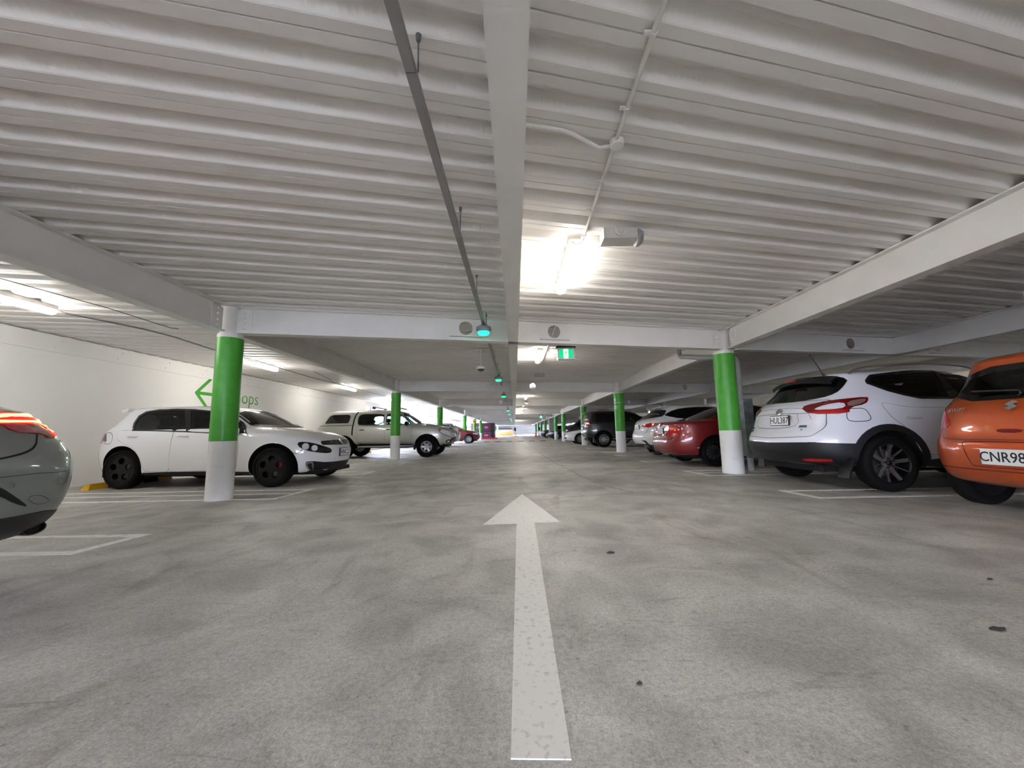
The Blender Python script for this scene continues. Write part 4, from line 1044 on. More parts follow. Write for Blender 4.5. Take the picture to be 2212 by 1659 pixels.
# near tail light, wraps the corner
q.patch('tail_light', (-.68, -.73), ('px', [(1729, 880), (1765, 870), (1820, 862), (1872, 857), (1876, 862), (1870, 873), (1836, 880), (1834, 894), (1748, 895)]), redd, off=.006, both=True, rnd=1, res=.03)
q.patch('light_lens', (-.68, -.73), ('px', [(1759, 884), (1783, 875), (1822, 869), (1827, 880), (1800, 884), (1764, 886)]), clearl, off=.011, both=True, rnd=1, res=.03)
q.patch('light_lens', (-.68, -.73), ('px', [(1748, 890), (1786, 886), (1832, 884), (1833, 893), (1752, 894)]), redl, off=.010, both=True, rnd=1, res=.03)
q.patch('light_lens', (-.5, -.86), ('px', [(1829, 868), (1866, 861), (1870, 864), (1864, 871), (1832, 879)]), mat('smoked lens', (128, 104, 98), .2, coat=1.), off=.010, both=True, rnd=1, res=.03)
tg = ('px', [(1650, 877), (1730, 872), (1782, 862), (1784, 930), (1778, 938), (1765, 934), (1700, 936), (1640, 936), (1632, 928), (1630, 900)])
TG = [(.70, 1.15), (.0, 1.17), (-.70, 1.15), (-.74, .80), (-.66, .68), (0, .655), (.66, .68), (.74, .80)]
q.line('tailgate_gap', (-1, 0), TG, .006, gapm, off=.004, closed=True, rad=.05)
q.line('tailgate_crease_shade', (-1, 0), [(.62, .985), (.0, 1.00), (-.62, .985)], .006, dalloy, off=.003)  # dark strips paint in the shade along the tailgate folds
q.line('tailgate_crease_shade', (-1, 0), [(.40, .985), (.46, .84), (.28, .79), (-.28, .79), (-.46, .84), (-.40, .985)], .005, dalloy, off=.003, rnd=1)
q.line('tailgate_crease_shade', (-1, 0), [(.60, .90), (.55, .99), (.50, 1.07), (-.50, 1.07), (-.55, .99)], .004, dalloy, off=.003, rnd=1)
T = q.frame((-1, 0), .09, 1.02, .012); mb = MB(); mb.lathe([(.052, 0), (.052, .010), (.042, .012), (.042, 0)], 28, close=True); mb.box(-.066, .066, -.010, .010, .004, .014)
for i in range(len(mb.v)): mb.v[i] = T @ mb.v[i]
mb.build('badge', chrome, q.root)
q.number((-1, 0), .13, .895, 'HUL387', .36, .125, .08)
T = q.frame((-1, 0), .0, .885, .02)
textmesh('badge_lettering', 'QASHQAI', .034, q.frame((-1, 0), -.54, .80, .008), dalloy, q.root, sx=.8)
textmesh('badge_lettering', 'TI', .036, q.frame((-1, 0), .52, .765, .008), dalloy, q.root)
T = q.frame((-1, 0), .52, .81, .008); mb = MB(); mb.add([(-.05, -.014, 0), (.055, -.014, 0), (.055, .016, 0), (-.035, .016, 0), (-.05, -.014, .006), (.055, -.014, .006), (.055, .016, .006), (-.035, .016, .006)], [(0, 1, 2, 3), (4, 5, 6, 7), (0, 1, 5, 4), (1, 2, 6, 5), (2, 3, 7, 6), (3, 0, 4, 7)])
for i in range(len(mb.v)): mb.v[i] = T @ mb.v[i]
mb.build('badge', mat('blue grey badge', (70, 104, 110), .3, .4), q.root)
T = q.frame((-1, 0), -.50, .755, .008); mb = MB(); mb.lathe([(.0001, 0), (.022, 0), (.022, .005), (.0001, .005)], 18)
for i in range(len(mb.v)): mb.v[i] = T @ mb.v[i]
mb.build('badge', blackp, q.root)
for u in (.62, -.62): q.patch('bumper_reflector', (-1, 0), [(u-.13, .405), (u+.13, .405), (u+.13, .375), (u-.13, .375)], redl, off=.024, rnd=1)
q.patch('fuel_flap', (0, -1), [(-1.70, .90), (-1.68, 1.02), (-1.50, 1.02), (-1.45, .90), (-1.50, .87), (-1.66, .87)], pq, off=.0045, skirt=.004, rad=.05); q.line('flap_gap', (0, -1), [(-1.71, .895), (-1.69, 1.026), (-1.495, 1.026), (-1.44, .895), (-1.495, .863), (-1.67, .863)], .008, wellm, off=.002, closed=True, rad=.05)
door(q, [(-.46, 1.01), (-1.00, 1.03), (-1.30, 1.10), (-1.22, .92), (-1.05, .78), (-.90, .45), (-.46, .43)], (-.95, .90))
door(q, [(.82, 1.02), (-.44, 1.01), (-.44, .43), (.80, .43), (.86, .7)], (-.15, .89))
# roof rails and aerial
for sy in (-1, 1):
    mb = MB(); mb.tube(chaikin([(-1.42, sy*.60, 1.50), (-1.30, sy*.60, 1.57), (-1.0, sy*.60, 1.605), (-.5, sy*.60, 1.63), (0, sy*.60, 1.60), (.25, sy*.61, 1.535), (.38, sy*.62, 1.46)], 2), .016, 8); autosmooth(mb.build('roof_rail', satin, q.root), 60)
mb = MB(); ab = q.hit(1781, 812); mb.tube([ab, ab+Vector((-.03, 0, .05)), ab+Vector((-.17, 0, .31))], [.022, .008, .005], 8); mb.build('aerial', blackp, q.root)
mirror(q, .62, 1.08, .84, pq)
seats(q, None, 1.12)
put_wheels(q, make_wheel(.343, .225, .250, ('w', 10, .30, .93, .085, .022, .15), dalloy, dalloy, face=mat('machined alloy face', (120, 118, 116), .35, .5)), WB, -WB, .785, .343)
mb = MB(); mb.box(-1.9, 1.9, -.6, .6, .22, .30); mb.build('underbody', wellm, q.root)
# ---------------------------------------------------------------- orange hatchback
po = paintm('metallic orange car paint', (186, 76, 22), .35, .35)
K = [(1.70, .20, -1.62, .26, .74), (1.84, .26, -1.72, .30, .835), (1.90, .45, -1.785, .45, .865), (1.88, .62, -1.79, .64, .87), (1.78, .76, -1.745, .73, .865), (1.55, .86, -1.72, .86, .83),
     (1.3, .93, -1.69, .97, .815, 4.5), (1.05, .97, -1.65, 1.04, .80, 4.5), (.88, 1.01, -1.60, 1.09, .78, 4.5), (.55, 1.25, -1.49, 1.26, .70, 5), (.28, 1.42, -1.43, 1.43, .65, 5), (.02, 1.50, -1.42, 1.51, .60, 4, 6), (-.25, 1.55, -1.28, 1.545, .42, 3, 4), (-.45, 1.56, -.9, 1.555, .05, 2, 2)]
s_ = Car('hatchback', (6.24, 3.56, 0), 0, 1.0, K, po, 'orange hatchback with plate CNR982 at the right edge of the view', bf=.14, br=.07)
WB = 1.19
s_.arches((WB, -WB), .315, .35)
s_.cabin(8, 14, .05)
s1 = [(-.42, 1.0), (-.42, 1.385), (-.85, 1.36), (-1.12, 1.24), (-1.16, 1.05), (-1.10, 1.02)]; s2 = [(-.35, .99), (-.35, 1.39), (0, 1.37), (.28, 1.27), (.55, 1.10), (.60, 1.0)]
for v in (s1, s2): s_.side_open(v)
s_.end_open([(-.60, 1.05), (-.47, 1.40), (.47, 1.40), (.60, 1.05)], True, x0=.1)
rg = [(-.58, 1.12), (-.50, 1.36), (.50, 1.36), (.58, 1.12)]
s_.end_open(rg, False, x0=-1.1)
s_.body()
s_.patch('window_frame', (0, -1), [(-.3, .97), (.68, .97), (.58, 1.12), (.3, 1.31), (0, 1.41), (-.6, 1.42), (-.95, 1.38), (-1.18, 1.26), (-1.22, 1.04), (-1.14, .99)], blackg, holes=(s1, s2), both=True, rnd=1)
for v in (s1, s2): s_.patch('window_glass', (0, -1), v, gtint, off=-.004, rnd=0, both=True, skirt=0)
s_.patch('windscreen', (1, 0), [(-.62, 1.03), (-.48, 1.41), (.48, 1.41), (.62, 1.03)], gclear, off=-.003, rnd=1, skirt=0)
s_.patch('rear_window_frame', (-1, 0), [(-.72, 1.075), (-.60, 1.42), (.60, 1.42), (.72, 1.075)], blackg, holes=([(-.58, 1.12), (-.50, 1.36), (.50, 1.36), (.58, 1.12)],), off=.004, rnd=1)
s_.patch('rear_glass', (-1, 0), rg, gtint, off=.0, rnd=0, skirt=0)

s_.patch('tail_light', (-.75, .66), ('px', [(2035, 878), (2045, 880), (2050, 900), (2054, 924), (2024, 925), (2024, 905), (2029, 888)]), redl, off=.006, both=True, rnd=1, res=.03)
TG = [(.62, 1.10), (0, 1.11), (-.62, 1.10), (-.66, 1.0), (-.60, .72), (-.54, .70), (.54, .70), (.60, .72), (.66, 1.0)]
s_.line('tailgate_gap', (-1, 0), TG, .006, gapm, off=.004, closed=True, rad=.05)
s_.patch('plate_recess', (-1, 0), [(-.34, .665), (.34, .665), (.29, .46), (-.29, .46)], po, off=.004, rad=.03, skirt=.004); s_.line('recess_edge', (-1, 0), [(-.37, .68), (.37, .68), (.30, .445), (-.30, .445)], .008, redd, off=.003, closed=True, rad=.03)
s_.number((-1, 0), .0, .545, 'CNR982', .36, .125, frame_m=plate, off=.02)
textmesh('badge_lettering', 'SWIFT', .058, s_.frame((-1, 0), -.46, .99, .006), chrome, s_.root, sx=1.15)
T = s_.frame((-1, 0), 0, 1.01, .008); mb = MB()
sb = [(-.05, .012), (0, .055), (.048, .030), (.012, .012), (.05, -.016), (0, -.055), (-.048, -.030), (-.012, -.012)]
n = len(sb); mb.add([(a, b, 0) for a, b in sb]+[(a, b, .008) for a, b in sb], [tuple(range(n)), tuple(range(n, 2*n))]+[(i, (i+1) % n, n+(i+1) % n, n+i) for i in range(n)])
for i in range(len(mb.v)): mb.v[i] = T @ mb.v[i]
mb.build('badge', chrome, s_.root)
s_.patch('tailgate_handle', (-1, 0), [(-.10, .80), (.10, .80), (.08, .765), (-.08, .765)], redd, off=.004, rnd=1)
s_.line('bumper_crease_shade', (-1, 0), [(-.80, .42), (0, .41), (.80, .42)], .010, redd, off=.003)  # darker line painted for the shade under the bumper fold
T = s_.frame((-1, 0), .02, 1.11, .012); mb = MB(); mb.tube([T @ Vector((.0, 0, 0)), T @ Vector((.0, .03, .02)), T @ Vector((-.38, .06, .02))], .010, 6); mb.build('rear_wiper', blackp, s_.root)
seats(s_, None, 1.05)
put_wheels(s_, make_wheel(.300, .185, .205, ('w', 7, .30, .90, .10, .10), dalloy, dalloy), WB, -WB, .735, .300)
mb = MB(); mb.box(-1.3, 1.6, -.5, .5, .22, .27); mb.build('underbody', wellm, s_.root)
# ---------------------------------------------------------------- silver pickup with canopy
pu = paintm('champagne silver car paint', (196, 196, 188), .35, .35)
K = [(2.28, .45, -2.62, .56, .78), (2.38, .50, -2.72, .62, .87), (2.43, .68, -2.74, .78, .895), (2.42, .86, -2.74, .92, .90), (2.36, 1.00, -2.735, 1.04, .89), (2.22, 1.09, -2.73, 1.12, .875),
     (1.8, 1.15, -2.72, 1.16, .865, 5), (1.38, 1.19, -2.70, 1.19, .85, 6), (1.22, 1.22, -2.68, 1.22, .835, 6), (.85, 1.48, -2.50, 1.48, .775, 6, 7), (.56, 1.68, -2.37, 1.68, .72, 6, 7), (.30, 1.76, -2.30, 1.76, .65, 5, 6), (-.1, 1.81, -2.1, 1.80, .40, 3, 4), (-.5, 1.82, -1.8, 1.815, .05, 2, 2)]
u = Car('pickup', (-4.76, 15.18, 0), 0, 1.0, K, pu, 'silver double cab pickup with rear canopy parked behind the second left green column', 'pickup', bf=.12, br=.04)
WF, WR = 1.50, -1.585
u.arches((WF, WR), .40, .46)
u.cabin(8, 14, .05)
u1 = [(-.12, 1.22), (-.12, 1.60), (-.55, 1.62), (-.98, 1.62), (-1.08, 1.52), (-1.08, 1.28), (-1.0, 1.22)]; u2 = [(-.02, 1.22), (-.02, 1.62), (.42, 1.60), (.66, 1.46), (.88, 1.25), (.85, 1.22)]
u.side_open(u1); u.side_open(u2)
u.end_open([(-.66, 1.26), (-.56, 1.64), (.56, 1.64), (.66, 1.26)], True, x0=.1)
u.body()
for v in (u1, u2):
    u.patch('window_glass', (0, -1), v, gtint, off=-.003, rnd=0, both=True, skirt=0); u.line('window_seal', (0, -1), v, .035, blackp, off=.004, both=True, closed=True, rnd=1)
u.patch('windscreen', (1, 0), [(-.68, 1.25), (-.57, 1.66), (.57, 1.66), (.68, 1.25)], gclear, off=-.003, rnd=1, skirt=0); u.line('windscreen_seal', (1, 0), [(-.70, 1.24), (-.58, 1.67), (.58, 1.67), (.70, 1.24)], .03, blackp, off=.004, rnd=1, closed=True)
u.patch('canopy_window', (0, -1), [(-2.35, 1.30), (-2.18, 1.58), (-2.05, 1.62), (-1.45, 1.62), (-1.38, 1.55), (-1.42, 1.36), (-1.46, 1.30)], blackg, off=.005, both=True, rad=.06)
u.line('canopy_seam', (0, -1), [(-2.73, 1.215), (-1.26, 1.215)], .018, wellm, off=.004, both=True, rnd=0)
u.line('cab_gap', (0, -1), [(-1.26, .50), (-1.26, 1.30), (-1.20, 1.60), (-1.12, 1.72)], .05, wellm, off=.004, both=True)
door(u, [(-.07, .50), (-.07, 1.19), (-1.10, 1.19), (-1.12, 1.05), (-1.06, .62), (-.98, .50)], (-.90, 1.04), hm=dalloy)
door(u, [(.90, .52), (.94, .9), (.92, 1.19), (-.05, 1.19), (-.05, .50)], (.08, 1.04), hm=dalloy)
u.patch('arch_flare', (0, -1), ring_pts(WF, .40, .455, .56, -.1, PI+.1), pu, off=.028, rnd=0, both=True, skirt=.03)
u.patch('arch_flare', (0, -1), ring_pts(WR, .40, .455, .56, -.1, PI+.1), pu, off=.028, rnd=0, both=True, skirt=.03)
for sy in (-1, 1):
    mb = MB(); mb.box(-1.05, 1.0, min(sy*.72, sy*.90), max(sy*.72, sy*.90), .40, .45); mb.build('side_step', satin, u.root)
    mb = MB(); mb.box(1.02, 1.06, min(sy*.70, sy*.88), max(sy*.70, sy*.88), .28, .45); mb.build('mud_flap', blackp, u.root)
    mb = MB(); mb.lathe([(.0001, -.09), (.05, -.08), (.05, .08), (.0001, .09)], 12, 'y', (-.55, sy*.66, 1.86)); mb.build('roof_bar_foot', blackp, u.root)
mb = MB(); mb.box(-.58, -.52, -.70, .70, 1.87, 1.90); mb.box(.28, .34, -.66, .66, 1.85, 1.88); mb.build('roof_bar', blackp, u.root)
u.patch('tail_light', (-.6, -.8), [(.0, 0)] and ('px', [(681, 942), (682, 928), (685, 930), (688, 942)]), redl, off=.006, res=.05, rnd=0)
u.patch('headlight', (.75, -.66), ('px', [(945, 926.5), (958, 926), (969, 930), (976, 940), (972, 944), (960, 939), (950, 934)]), clearl, off=.008, both=True, res=.05, rnd=1)
u.line('headlight_surround', (.75, -.66), ('px', [(945, 926.5), (958, 926), (969, 930), (976, 940), (972, 944), (960, 939), (950, 934)]), .02, gapm, off=.010, both=True, closed=True, rnd=1)
u.patch('indicator_lens', (.75, -.66), ('px', [(945, 927), (951, 927), (954, 931), (949, 931.5)]), amber, off=.012, both=True, res=.05, rnd=1)
u.patch('grille', (1, 0), [(-.48, .90), (-.42, 1.08), (.42, 1.08), (.48, .90), (.3, .84), (-.3, .84)], blackp, off=.006, rnd=1)
u.line('grille_surround', (1, 0), [(-.50, .90), (-.43, 1.09), (.43, 1.09), (.50, .90), (.3, .83), (-.3, .83)], .03, chrome, off=.014, closed=True)
u.line('grille_bar', (1, 0), [(-.46, .97), (0, .98), (.46, .97)], .03, chrome, off=.014)
u.patch('lower_intake', (1, 0), [(-.5, .55), (-.55, .72), (.55, .72), (.5, .55)], blackp, off=.006, rnd=1)
u.patch('fog_lamp', (.85, -.5), ('px', [(963, 951), (969, 949), (975, 950), (975, 957), (968, 958), (963, 956)]), blackp, off=.008, both=True, rnd=1)
u.patch('fog_lamp', (.85, -.5), ('px', [(965, 952), (971, 951), (971, 955), (966, 956)]), clearl, off=.012, both=True, rnd=1)
mb = MB(); mb.add([(1.9, -.35, 1.13), (1.9, .35, 1.13), (1.35, .33, 1.19), (1.35, -.33, 1.19), (1.85, -.33, 1.18), (1.85, .33, 1.18), (1.35, .30, 1.255), (1.35, -.30, 1.255)], [(0, 1, 2, 3), (4, 5, 6, 7), (0, 1, 5, 4), (1, 2, 6, 5), (2, 3, 7, 6), (3, 0, 4, 7)]); autosmooth(mb.build('bonnet_scoop', pu, u.root))
mirror(u, .72, 1.24, .86, dalloy, 1.2)
seats(u, None, 1.24)
put_wheels(u, make_wheel(.385, .26, .205, ('w', 6, .34, .88, .17, .17), satin, satin), WF, WR, .80, .385)
mb = MB(); mb.box(-2.5, 2.2, -.5, .5, .36, .50); mb.build('underbody', wellm, u.root)
# ---------------------------------------------------------------- red sedan
pr_ = paintm('dark red car paint', (122, 10, 18), .2, .35)
K = [(2.0, .20, -2.2, .26, .80), (2.10, .24, -2.30, .30, .87), (2.17, .45, -2.355, .48, .90), (2.15, .60, -2.34, .64, .908), (2.05, .72, -2.285, .78, .905), (1.8, .81, -2.275, .90, .895),
     (1.5, .87, -2.27, .985, .88, 4.5), (1.15, .92, -2.15, 1.035, .86, 4.5, 5), (.98, .955, -1.72, 1.055, .83, 4.5, 4), (.60, 1.12, -1.38, 1.16, .75, 5, 4.5), (.22, 1.28, -1.00, 1.31, .66, 5, 5), (-.05, 1.37, -.72, 1.39, .57, 4, 5), (-.25, 1.41, -.62, 1.415, .38, 3, 3), (-.38, 1.42, -.5, 1.42, .05, 2, 2)]
b = Car('sedan', (5.88, 9.62, 0), 0, 1.0, K, pr_, 'dark red sedan with black spoked wheels parked left of the nearest right green column', bf=.14, br=.12)
WF, WR = 1.38, -1.38
b.arches((WF, WR), .335, .375)
b.body()
b.patch('side_window', (0, -1), [(-1.22, 1.05), (-1.28, 1.10), (-1.12, 1.20), (-.90, 1.30), (-.5, 1.345), (-.1, 1.335), (.22, 1.24), (.62, 1.07), (.78, .985), (-.3, 1.0), (-1.0, 1.02)], blackg, off=.004, both=True, rnd=1)
b.patch('rear_glass', (-1, 0), [(-.66, 1.09), (-.64, 1.06), (0, 1.065), (.64, 1.06), (.66, 1.09), (.52, 1.36), (-.52, 1.36)], blackg, off=.004, rnd=1)
b.patch('windscreen', (1, 0), [(-.66, 1.0), (-.52, 1.34), (.52, 1.34), (.66, 1.0)], blackg, off=.004, rnd=1)
b.patch('tail_light', (-.70, -.72), ('px', [(1447, 918), (1466, 925), (1469, 933), (1467, 942), (1443, 941), (1443, 932), (1446, 925)]), redl, off=.008, both=True, rnd=1, res=.03)
b.patch('light_lens', (-.70, -.72), ('px', [(1447, 924), (1457, 925), (1458, 929), (1447, 928)]), amber, off=.013, both=True, rnd=1, res=.03)
b.patch('light_lens', (-.9, -.45), ('px', [(1435, 927), (1440, 922), (1446, 921), (1445, 931), (1435, 931)]), clearl, off=.013, both=True, rnd=1, res=.03)
b.line('boot_gap', (-1, 0), [(.62, 1.03), (.58, .80), (.40, .70), (-.40, .70), (-.58, .80), (-.62, 1.03)], .010, wellm, off=.003)
b.line('bumper_crease_shade', (-1, 0), [(-.85, .60), (0, .61), (.85, .60)], .010, wellm, off=.003)  # bumper fold drawn as a dark line in place of its shade
b.number((-1, 0), 0.08, .81, 'HUE1', .30, .13)
T = b.frame((-1, 0), 0, .955, .008); mb = MB(); mb.lathe([(.0001, 0), (.040, 0), (.040, .008), (.0001, .010)], 22)
for i in range(len(mb.v)): mb.v[i] = T @ mb.v[i]
mb.build('badge', chrome, b.root)
b.patch('bumper_reflector', (0, -1), [(-1.80, .42), (-1.78, .435), (-1.74, .435), (-1.74, .42)], clearl, off=.004, rnd=0)
mb = MB(); mb.lathe([(.03, -2.36), (.032, -2.2)], 12, 'x', (0, .45, .25)); mb.lathe([(.03, -2.36), (.032, -2.2)], 12, 'x', (0, .36, .25)); mb.build('exhaust', blackp, b.root)
mirror(b, .62, .98, .84, pr_)
put_wheels(b, make_wheel(.322, .235, .245, ('w', 14, .22, .94, .028, .028), dalloy, dalloy), WF, WR, .79, .322)
mb = MB(); mb.box(-1.8, 2.0, -.6, .6, .17, .25); mb.build('underbody', wellm, b.root)
# ---------------------------------------------------------------- white luxury crossover behind
px_ = paintm('white paint of second crossover', (222, 223, 226), 0, .35)
K = [(2.0, .24, -2.02, .32, .80), (2.15, .30, -2.20, .38, .89), (2.27, .50, -2.29, .52, .915), (2.27, .66, -2.30, .68, .92), (2.15, .84, -2.22, .85, .915), (1.95, .94, -2.20, .97, .905),
     (1.6, 1.02, -2.17, 1.07, .89), (1.2, 1.08, -2.12, 1.14, .87, 4.5), (.98, 1.12, -2.00, 1.19, .84, 4.5), (.58, 1.32, -1.76, 1.34, .76, 5), (.25, 1.48, -1.55, 1.49, .68, 5), (.0, 1.56, -1.50, 1.565, .60, 4, 6), (-.3, 1.60, -1.4, 1.595, .42, 3, 4), (-.55, 1.62, -1.0, 1.62, .05, 2, 2)]
x = Car('crossover', (6.12, 12.35, 0), 0, 1.0, K, px_, 'white crossover with sharp black bumper slash parked behind the red sedan', bf=.14, br=.16)
WF, WR = 1.33, -1.33
x.arches((WF, WR), .36, .41)
x.body()
x.patch('side_window', (0, -1), [(-1.55, 1.24), (-1.62, 1.28), (-1.30, 1.44), (-.8, 1.50), (-.2, 1.50), (.25, 1.42), (.65, 1.20), (.76, 1.10), (-.4, 1.12), (-1.2, 1.16)], blackg, off=.004, both=True, rnd=1)
x.patch('rear_glass', (-1, 0), [(-.74, 1.20), (0, 1.18), (.74, 1.20), (.70, 1.32), (.55, 1.46), (-.55, 1.46), (-.70, 1.32)], blackg, off=.006, rnd=1)
x.patch('windscreen', (1, 0), [(-.68, 1.14), (-.54, 1.52), (.54, 1.52), (.68, 1.14)], blackg, off=.004, rnd=1)
x.patch('tail_light', (-.80, -.60), ('px', [(1384, 921), (1396, 916), (1412, 913), (1424, 915), (1420, 921), (1400, 924)]), redl, off=.010, both=True, rnd=1, res=.04)
x.patch('bumper_slash', (-.85, -.52), ('px', [(1386, 950), (1396, 952), (1403, 960), (1404, 966), (1400, 966), (1396, 957)]), blackp, off=.008, both=True, rnd=0, res=.04)
x.patch('fog_reflector', (-.8, -.6), ('px', [(1391, 960), (1404, 959), (1403, 965), (1394, 964)]), redd, off=.012, both=True, rnd=0, res=.04)
x.patch('rear_skirt', (-1, 0), [(-.75, .42), (.75, .42), (.7, .30), (-.7, .30)], blackp, off=.006, rnd=1)
x.number((-1, 0), 0, .93, 'HUZ', .36, .13)
x.line('tailgate_gap', (-1, 0), [(.66, 1.18), (.66, .80), (.55, .72), (-.55, .72), (-.66, .80), (-.66, 1.18)], .010, wellm, off=.003)
T = x.frame((-1, 0), 0, 1.12, .01); mb = MB(); mb.lathe([(.055, 0), (.055, .010), (.044, .010), (.044, 0)], 24, close=True)
for i in range(len(mb.v)): mb.v[i] = T @ mb.v[i]
mb.build('badge', chrome, x.root)
mb = MB(); mb.tube([(-1.35, .0, 1.58), (-1.52, .0, 1.70)], [.014, .004], 8); mb.build('aerial', blackp, x.root)
mb = MB(); mb.add([(-1.46, -.55, 1.58), (-1.46, .55, 1.58), (-1.74, .50, 1.52), (-1.74, -.50, 1.52), (-1.46, -.55, 1.55), (-1.46, .55, 1.55), (-1.72, .50, 1.50), (-1.72, -.50, 1.50)], [(0, 1, 2, 3), (4, 5, 6, 7), (0, 1, 5, 4), (1, 2, 6, 5), (2, 3, 7, 6), (3, 0, 4, 7)]); mb.build('roof_spoiler', px_, x.root)
mirror(x, .6, 1.12, .86, px_)
put_wheels(x, make_wheel(.350, .225, .240, ('w', 10, .25, .92, .06, .06), satin, satin), WF, WR, .80, .350)
mb = MB(); mb.box(-1.7, 1.95, -.6, .6, .22, .31); mb.build('underbody', wellm, x.root)
# ---------------------------------------------------------------- dark four wheel drive
pd = paintm('charcoal car paint', (44, 45, 49), .3, .35)
K = [(2.1, .40, -2.05, .48, .80), (2.25, .46, -2.22, .52, .90), (2.33, .65, -2.30, .66, .935), (2.33, .85, -2.30, .82, .942), (2.27, 1.00, -2.27, .98, .94), (2.1, 1.10, -2.26, 1.08, .93),
     (1.6, 1.16, -2.25, 1.16, .92, 5, 8), (1.25, 1.20, -2.23, 1.22, .90, 5, 8), (1.08, 1.24, -2.20, 1.28, .88, 5, 8), (.72, 1.48, -2.12, 1.52, .82, 6, 8), (.42, 1.68, -2.05, 1.70, .76, 6, 8), (.18, 1.77, -2.02, 1.78, .69, 5, 7), (-.2, 1.83, -1.9, 1.82, .46, 3, 5), (-.5, 1.85, -1.4, 1.85, .05, 2, 2)]
p = Car('four_wheel_drive', (5.93, 20.62, 0), 0, 1.02, K, pd, 'dark charcoal four wheel drive parked behind the lettered green column', 'suv', bf=.12, br=.08)
WF, WR = 1.395, -1.395
p.arches((WF, WR), .40, .455)
p.cabin(8, 14, .05)
p2 = [(-.02, 1.26), (-.02, 1.66), (.28, 1.64), (.55, 1.50), (.80, 1.30), (.80, 1.26)]
p.side_open(p2)
p.body()
p.patch('window_frame', (0, -1), [(-1.98, 1.30), (-1.90, 1.66), (-1.80, 1.70), (.25, 1.70), (.62, 1.54), (.94, 1.28), (.90, 1.23), (-1.5, 1.24), (-1.7, 1.25)], blackg, holes=(p2,), off=.004, both=True, rnd=1)
p.patch('window_glass', (0, -1), p2, gtint, off=-.003, rnd=0, both=True, skirt=0)
p.patch('windscreen', (1, 0), [(-.70, 1.27), (-.58, 1.70), (.58, 1.70), (.70, 1.27)], blackg, off=.004, rnd=1)
p.patch('rear_glass', (-1, 0), [(-.68, 1.28), (-.62, 1.66), (.62, 1.66), (.68, 1.28)], blackg, off=.004, rnd=1)
p.patch('tail_light', (-.75, -.66), ('px', [(1263, 905), (1271, 905), (1271, 911), (1274, 914), (1275, 920), (1264, 919.5), (1262, 912)]), redl, off=.014, both=True, rnd=0, res=.05)
p.patch('light_lens', (-.75, -.66), ('px', [(1263, 905.5), (1271, 905.5), (1271, 908), (1263, 908.5)]), clearl, off=.020, both=True, rnd=0, res=.05)
p.patch('light_lens', (-.75, -.66), ('px', [(1263, 912.5), (1273, 913.5), (1274, 917), (1264, 916)]), clearl, off=.020, both=True, rnd=0, res=.05)
p.patch('garnish', (-1, 0), [(-.45, 1.06), (-.45, 1.16), (.45, 1.16), (.45, 1.06)], chrome, off=.02, rnd=1)
p.number((-1, 0), .0, .95, '', .40, .13)
p.patch('arch_flare', (0, -1), ring_pts(WR, .40, .45, .53, -.1, PI+.1), pd, off=.022, rnd=0, both=True, skirt=.02); p.patch('arch_flare', (0, -1), ring_pts(WF, .40, .45, .53, -.1, PI+.1), pd, off=.022, rnd=0, both=True, skirt=.02)
mb = MB(); mb.box(-1.9, -1.85, -.88, -.68, .25, .50); mb.build('mud_flap', blackp, p.root)
for sy in (-1, 1): mb = MB(); mb.tube([(-1.6, sy*.62, 1.80), (-1.5, sy*.62, 1.86), (.0, sy*.62, 1.87), (.12, sy*.62, 1.80)], .018, 8); mb.build('roof_rail', satin, p.root)
for sy in (-1, 1): mb = MB(); mb.box(-.95, .95, min(sy*.74, sy*.90), max(sy*.74, sy*.90), .38, .43); mb.build('side_step', satin, p.root)
door(p, [(-.05, .48), (-.05, 1.21), (-1.05, 1.21), (-1.08, 1.05), (-1.0, .82), (-.92, .50)], (-.90, 1.06))
door(p, [(.95, .5), (1.0, .9), (.95, 1.21), (-.03, 1.21), (-.03, .48)], (.1, 1.06))
mb = MB(); mb.add([(-2.0, -.6, 1.80), (-2.0, .6, 1.80), (-2.22, .56, 1.745), (-2.22, -.56, 1.745), (-2.0, -.6, 1.75), (-2.0, .6, 1.75), (-2.20, .56, 1.71), (-2.20, -.56, 1.71)], [(0, 1, 2, 3), (4, 5, 6, 7), (0, 1, 5, 4), (1, 2, 6, 5), (2, 3, 7, 6), (3, 0, 4, 7)]); mb.build('roof_spoiler', pd, p.root)
mirror(p, .75, 1.26, .92, pd, 1.1)
put_wheels(p, make_wheel(.390, .265, .245, ('w', 12, .30, .92, .06, .06), satin, satin), WF, WR, .82, .390)
mb = MB(); mb.box(-2.1, 2.1, -.5, .5, .34, .47); mb.build('underbody', wellm, p.root)
# ---------------------------------------------------------------- silver liftback at the left edge, tail lamps lit
ps = paintm('silver grey car paint', (132, 138, 138), .45, .35)
K = [(2.2, .20, -2.16, .27, .78), (2.38, .25, -2.30, .31, .875), (2.46, .45, -2.40, .46, .915), (2.46, .60, -2.425, .62, .93), (2.35, .76, -2.405, .76, .93), (2.0, .86, -2.33, .865, .905),
     (1.6, .93, -2.30, .96, .86, 4.5, 4), (1.2, .98, -2.29, 1.03, .835, 4.5, 3.5), (1.02, 1.01, -2.16, 1.075, .81, 4.5, 3.5), (.62, 1.18, -1.72, 1.20, .73, 5, 4.5), (.25, 1.32, -1.25, 1.33, .65, 5, 5), (-.02, 1.41, -.90, 1.42, .56, 4, 5), (-.3, 1.45, -.8, 1.445, .38, 3, 3), (-.4, 1.455, -.6, 1.455, .05, 2, 2)]
v = Car('liftback', (-5.22, 1.90, 0), PI, 1.0, K, ps, 'silver liftback car with glowing red tail lamps at the left edge', bf=.14, br=.17)
WF, WR = 1.415, -1.13
v.arches((WF, WR), .34, .385)
v.body()
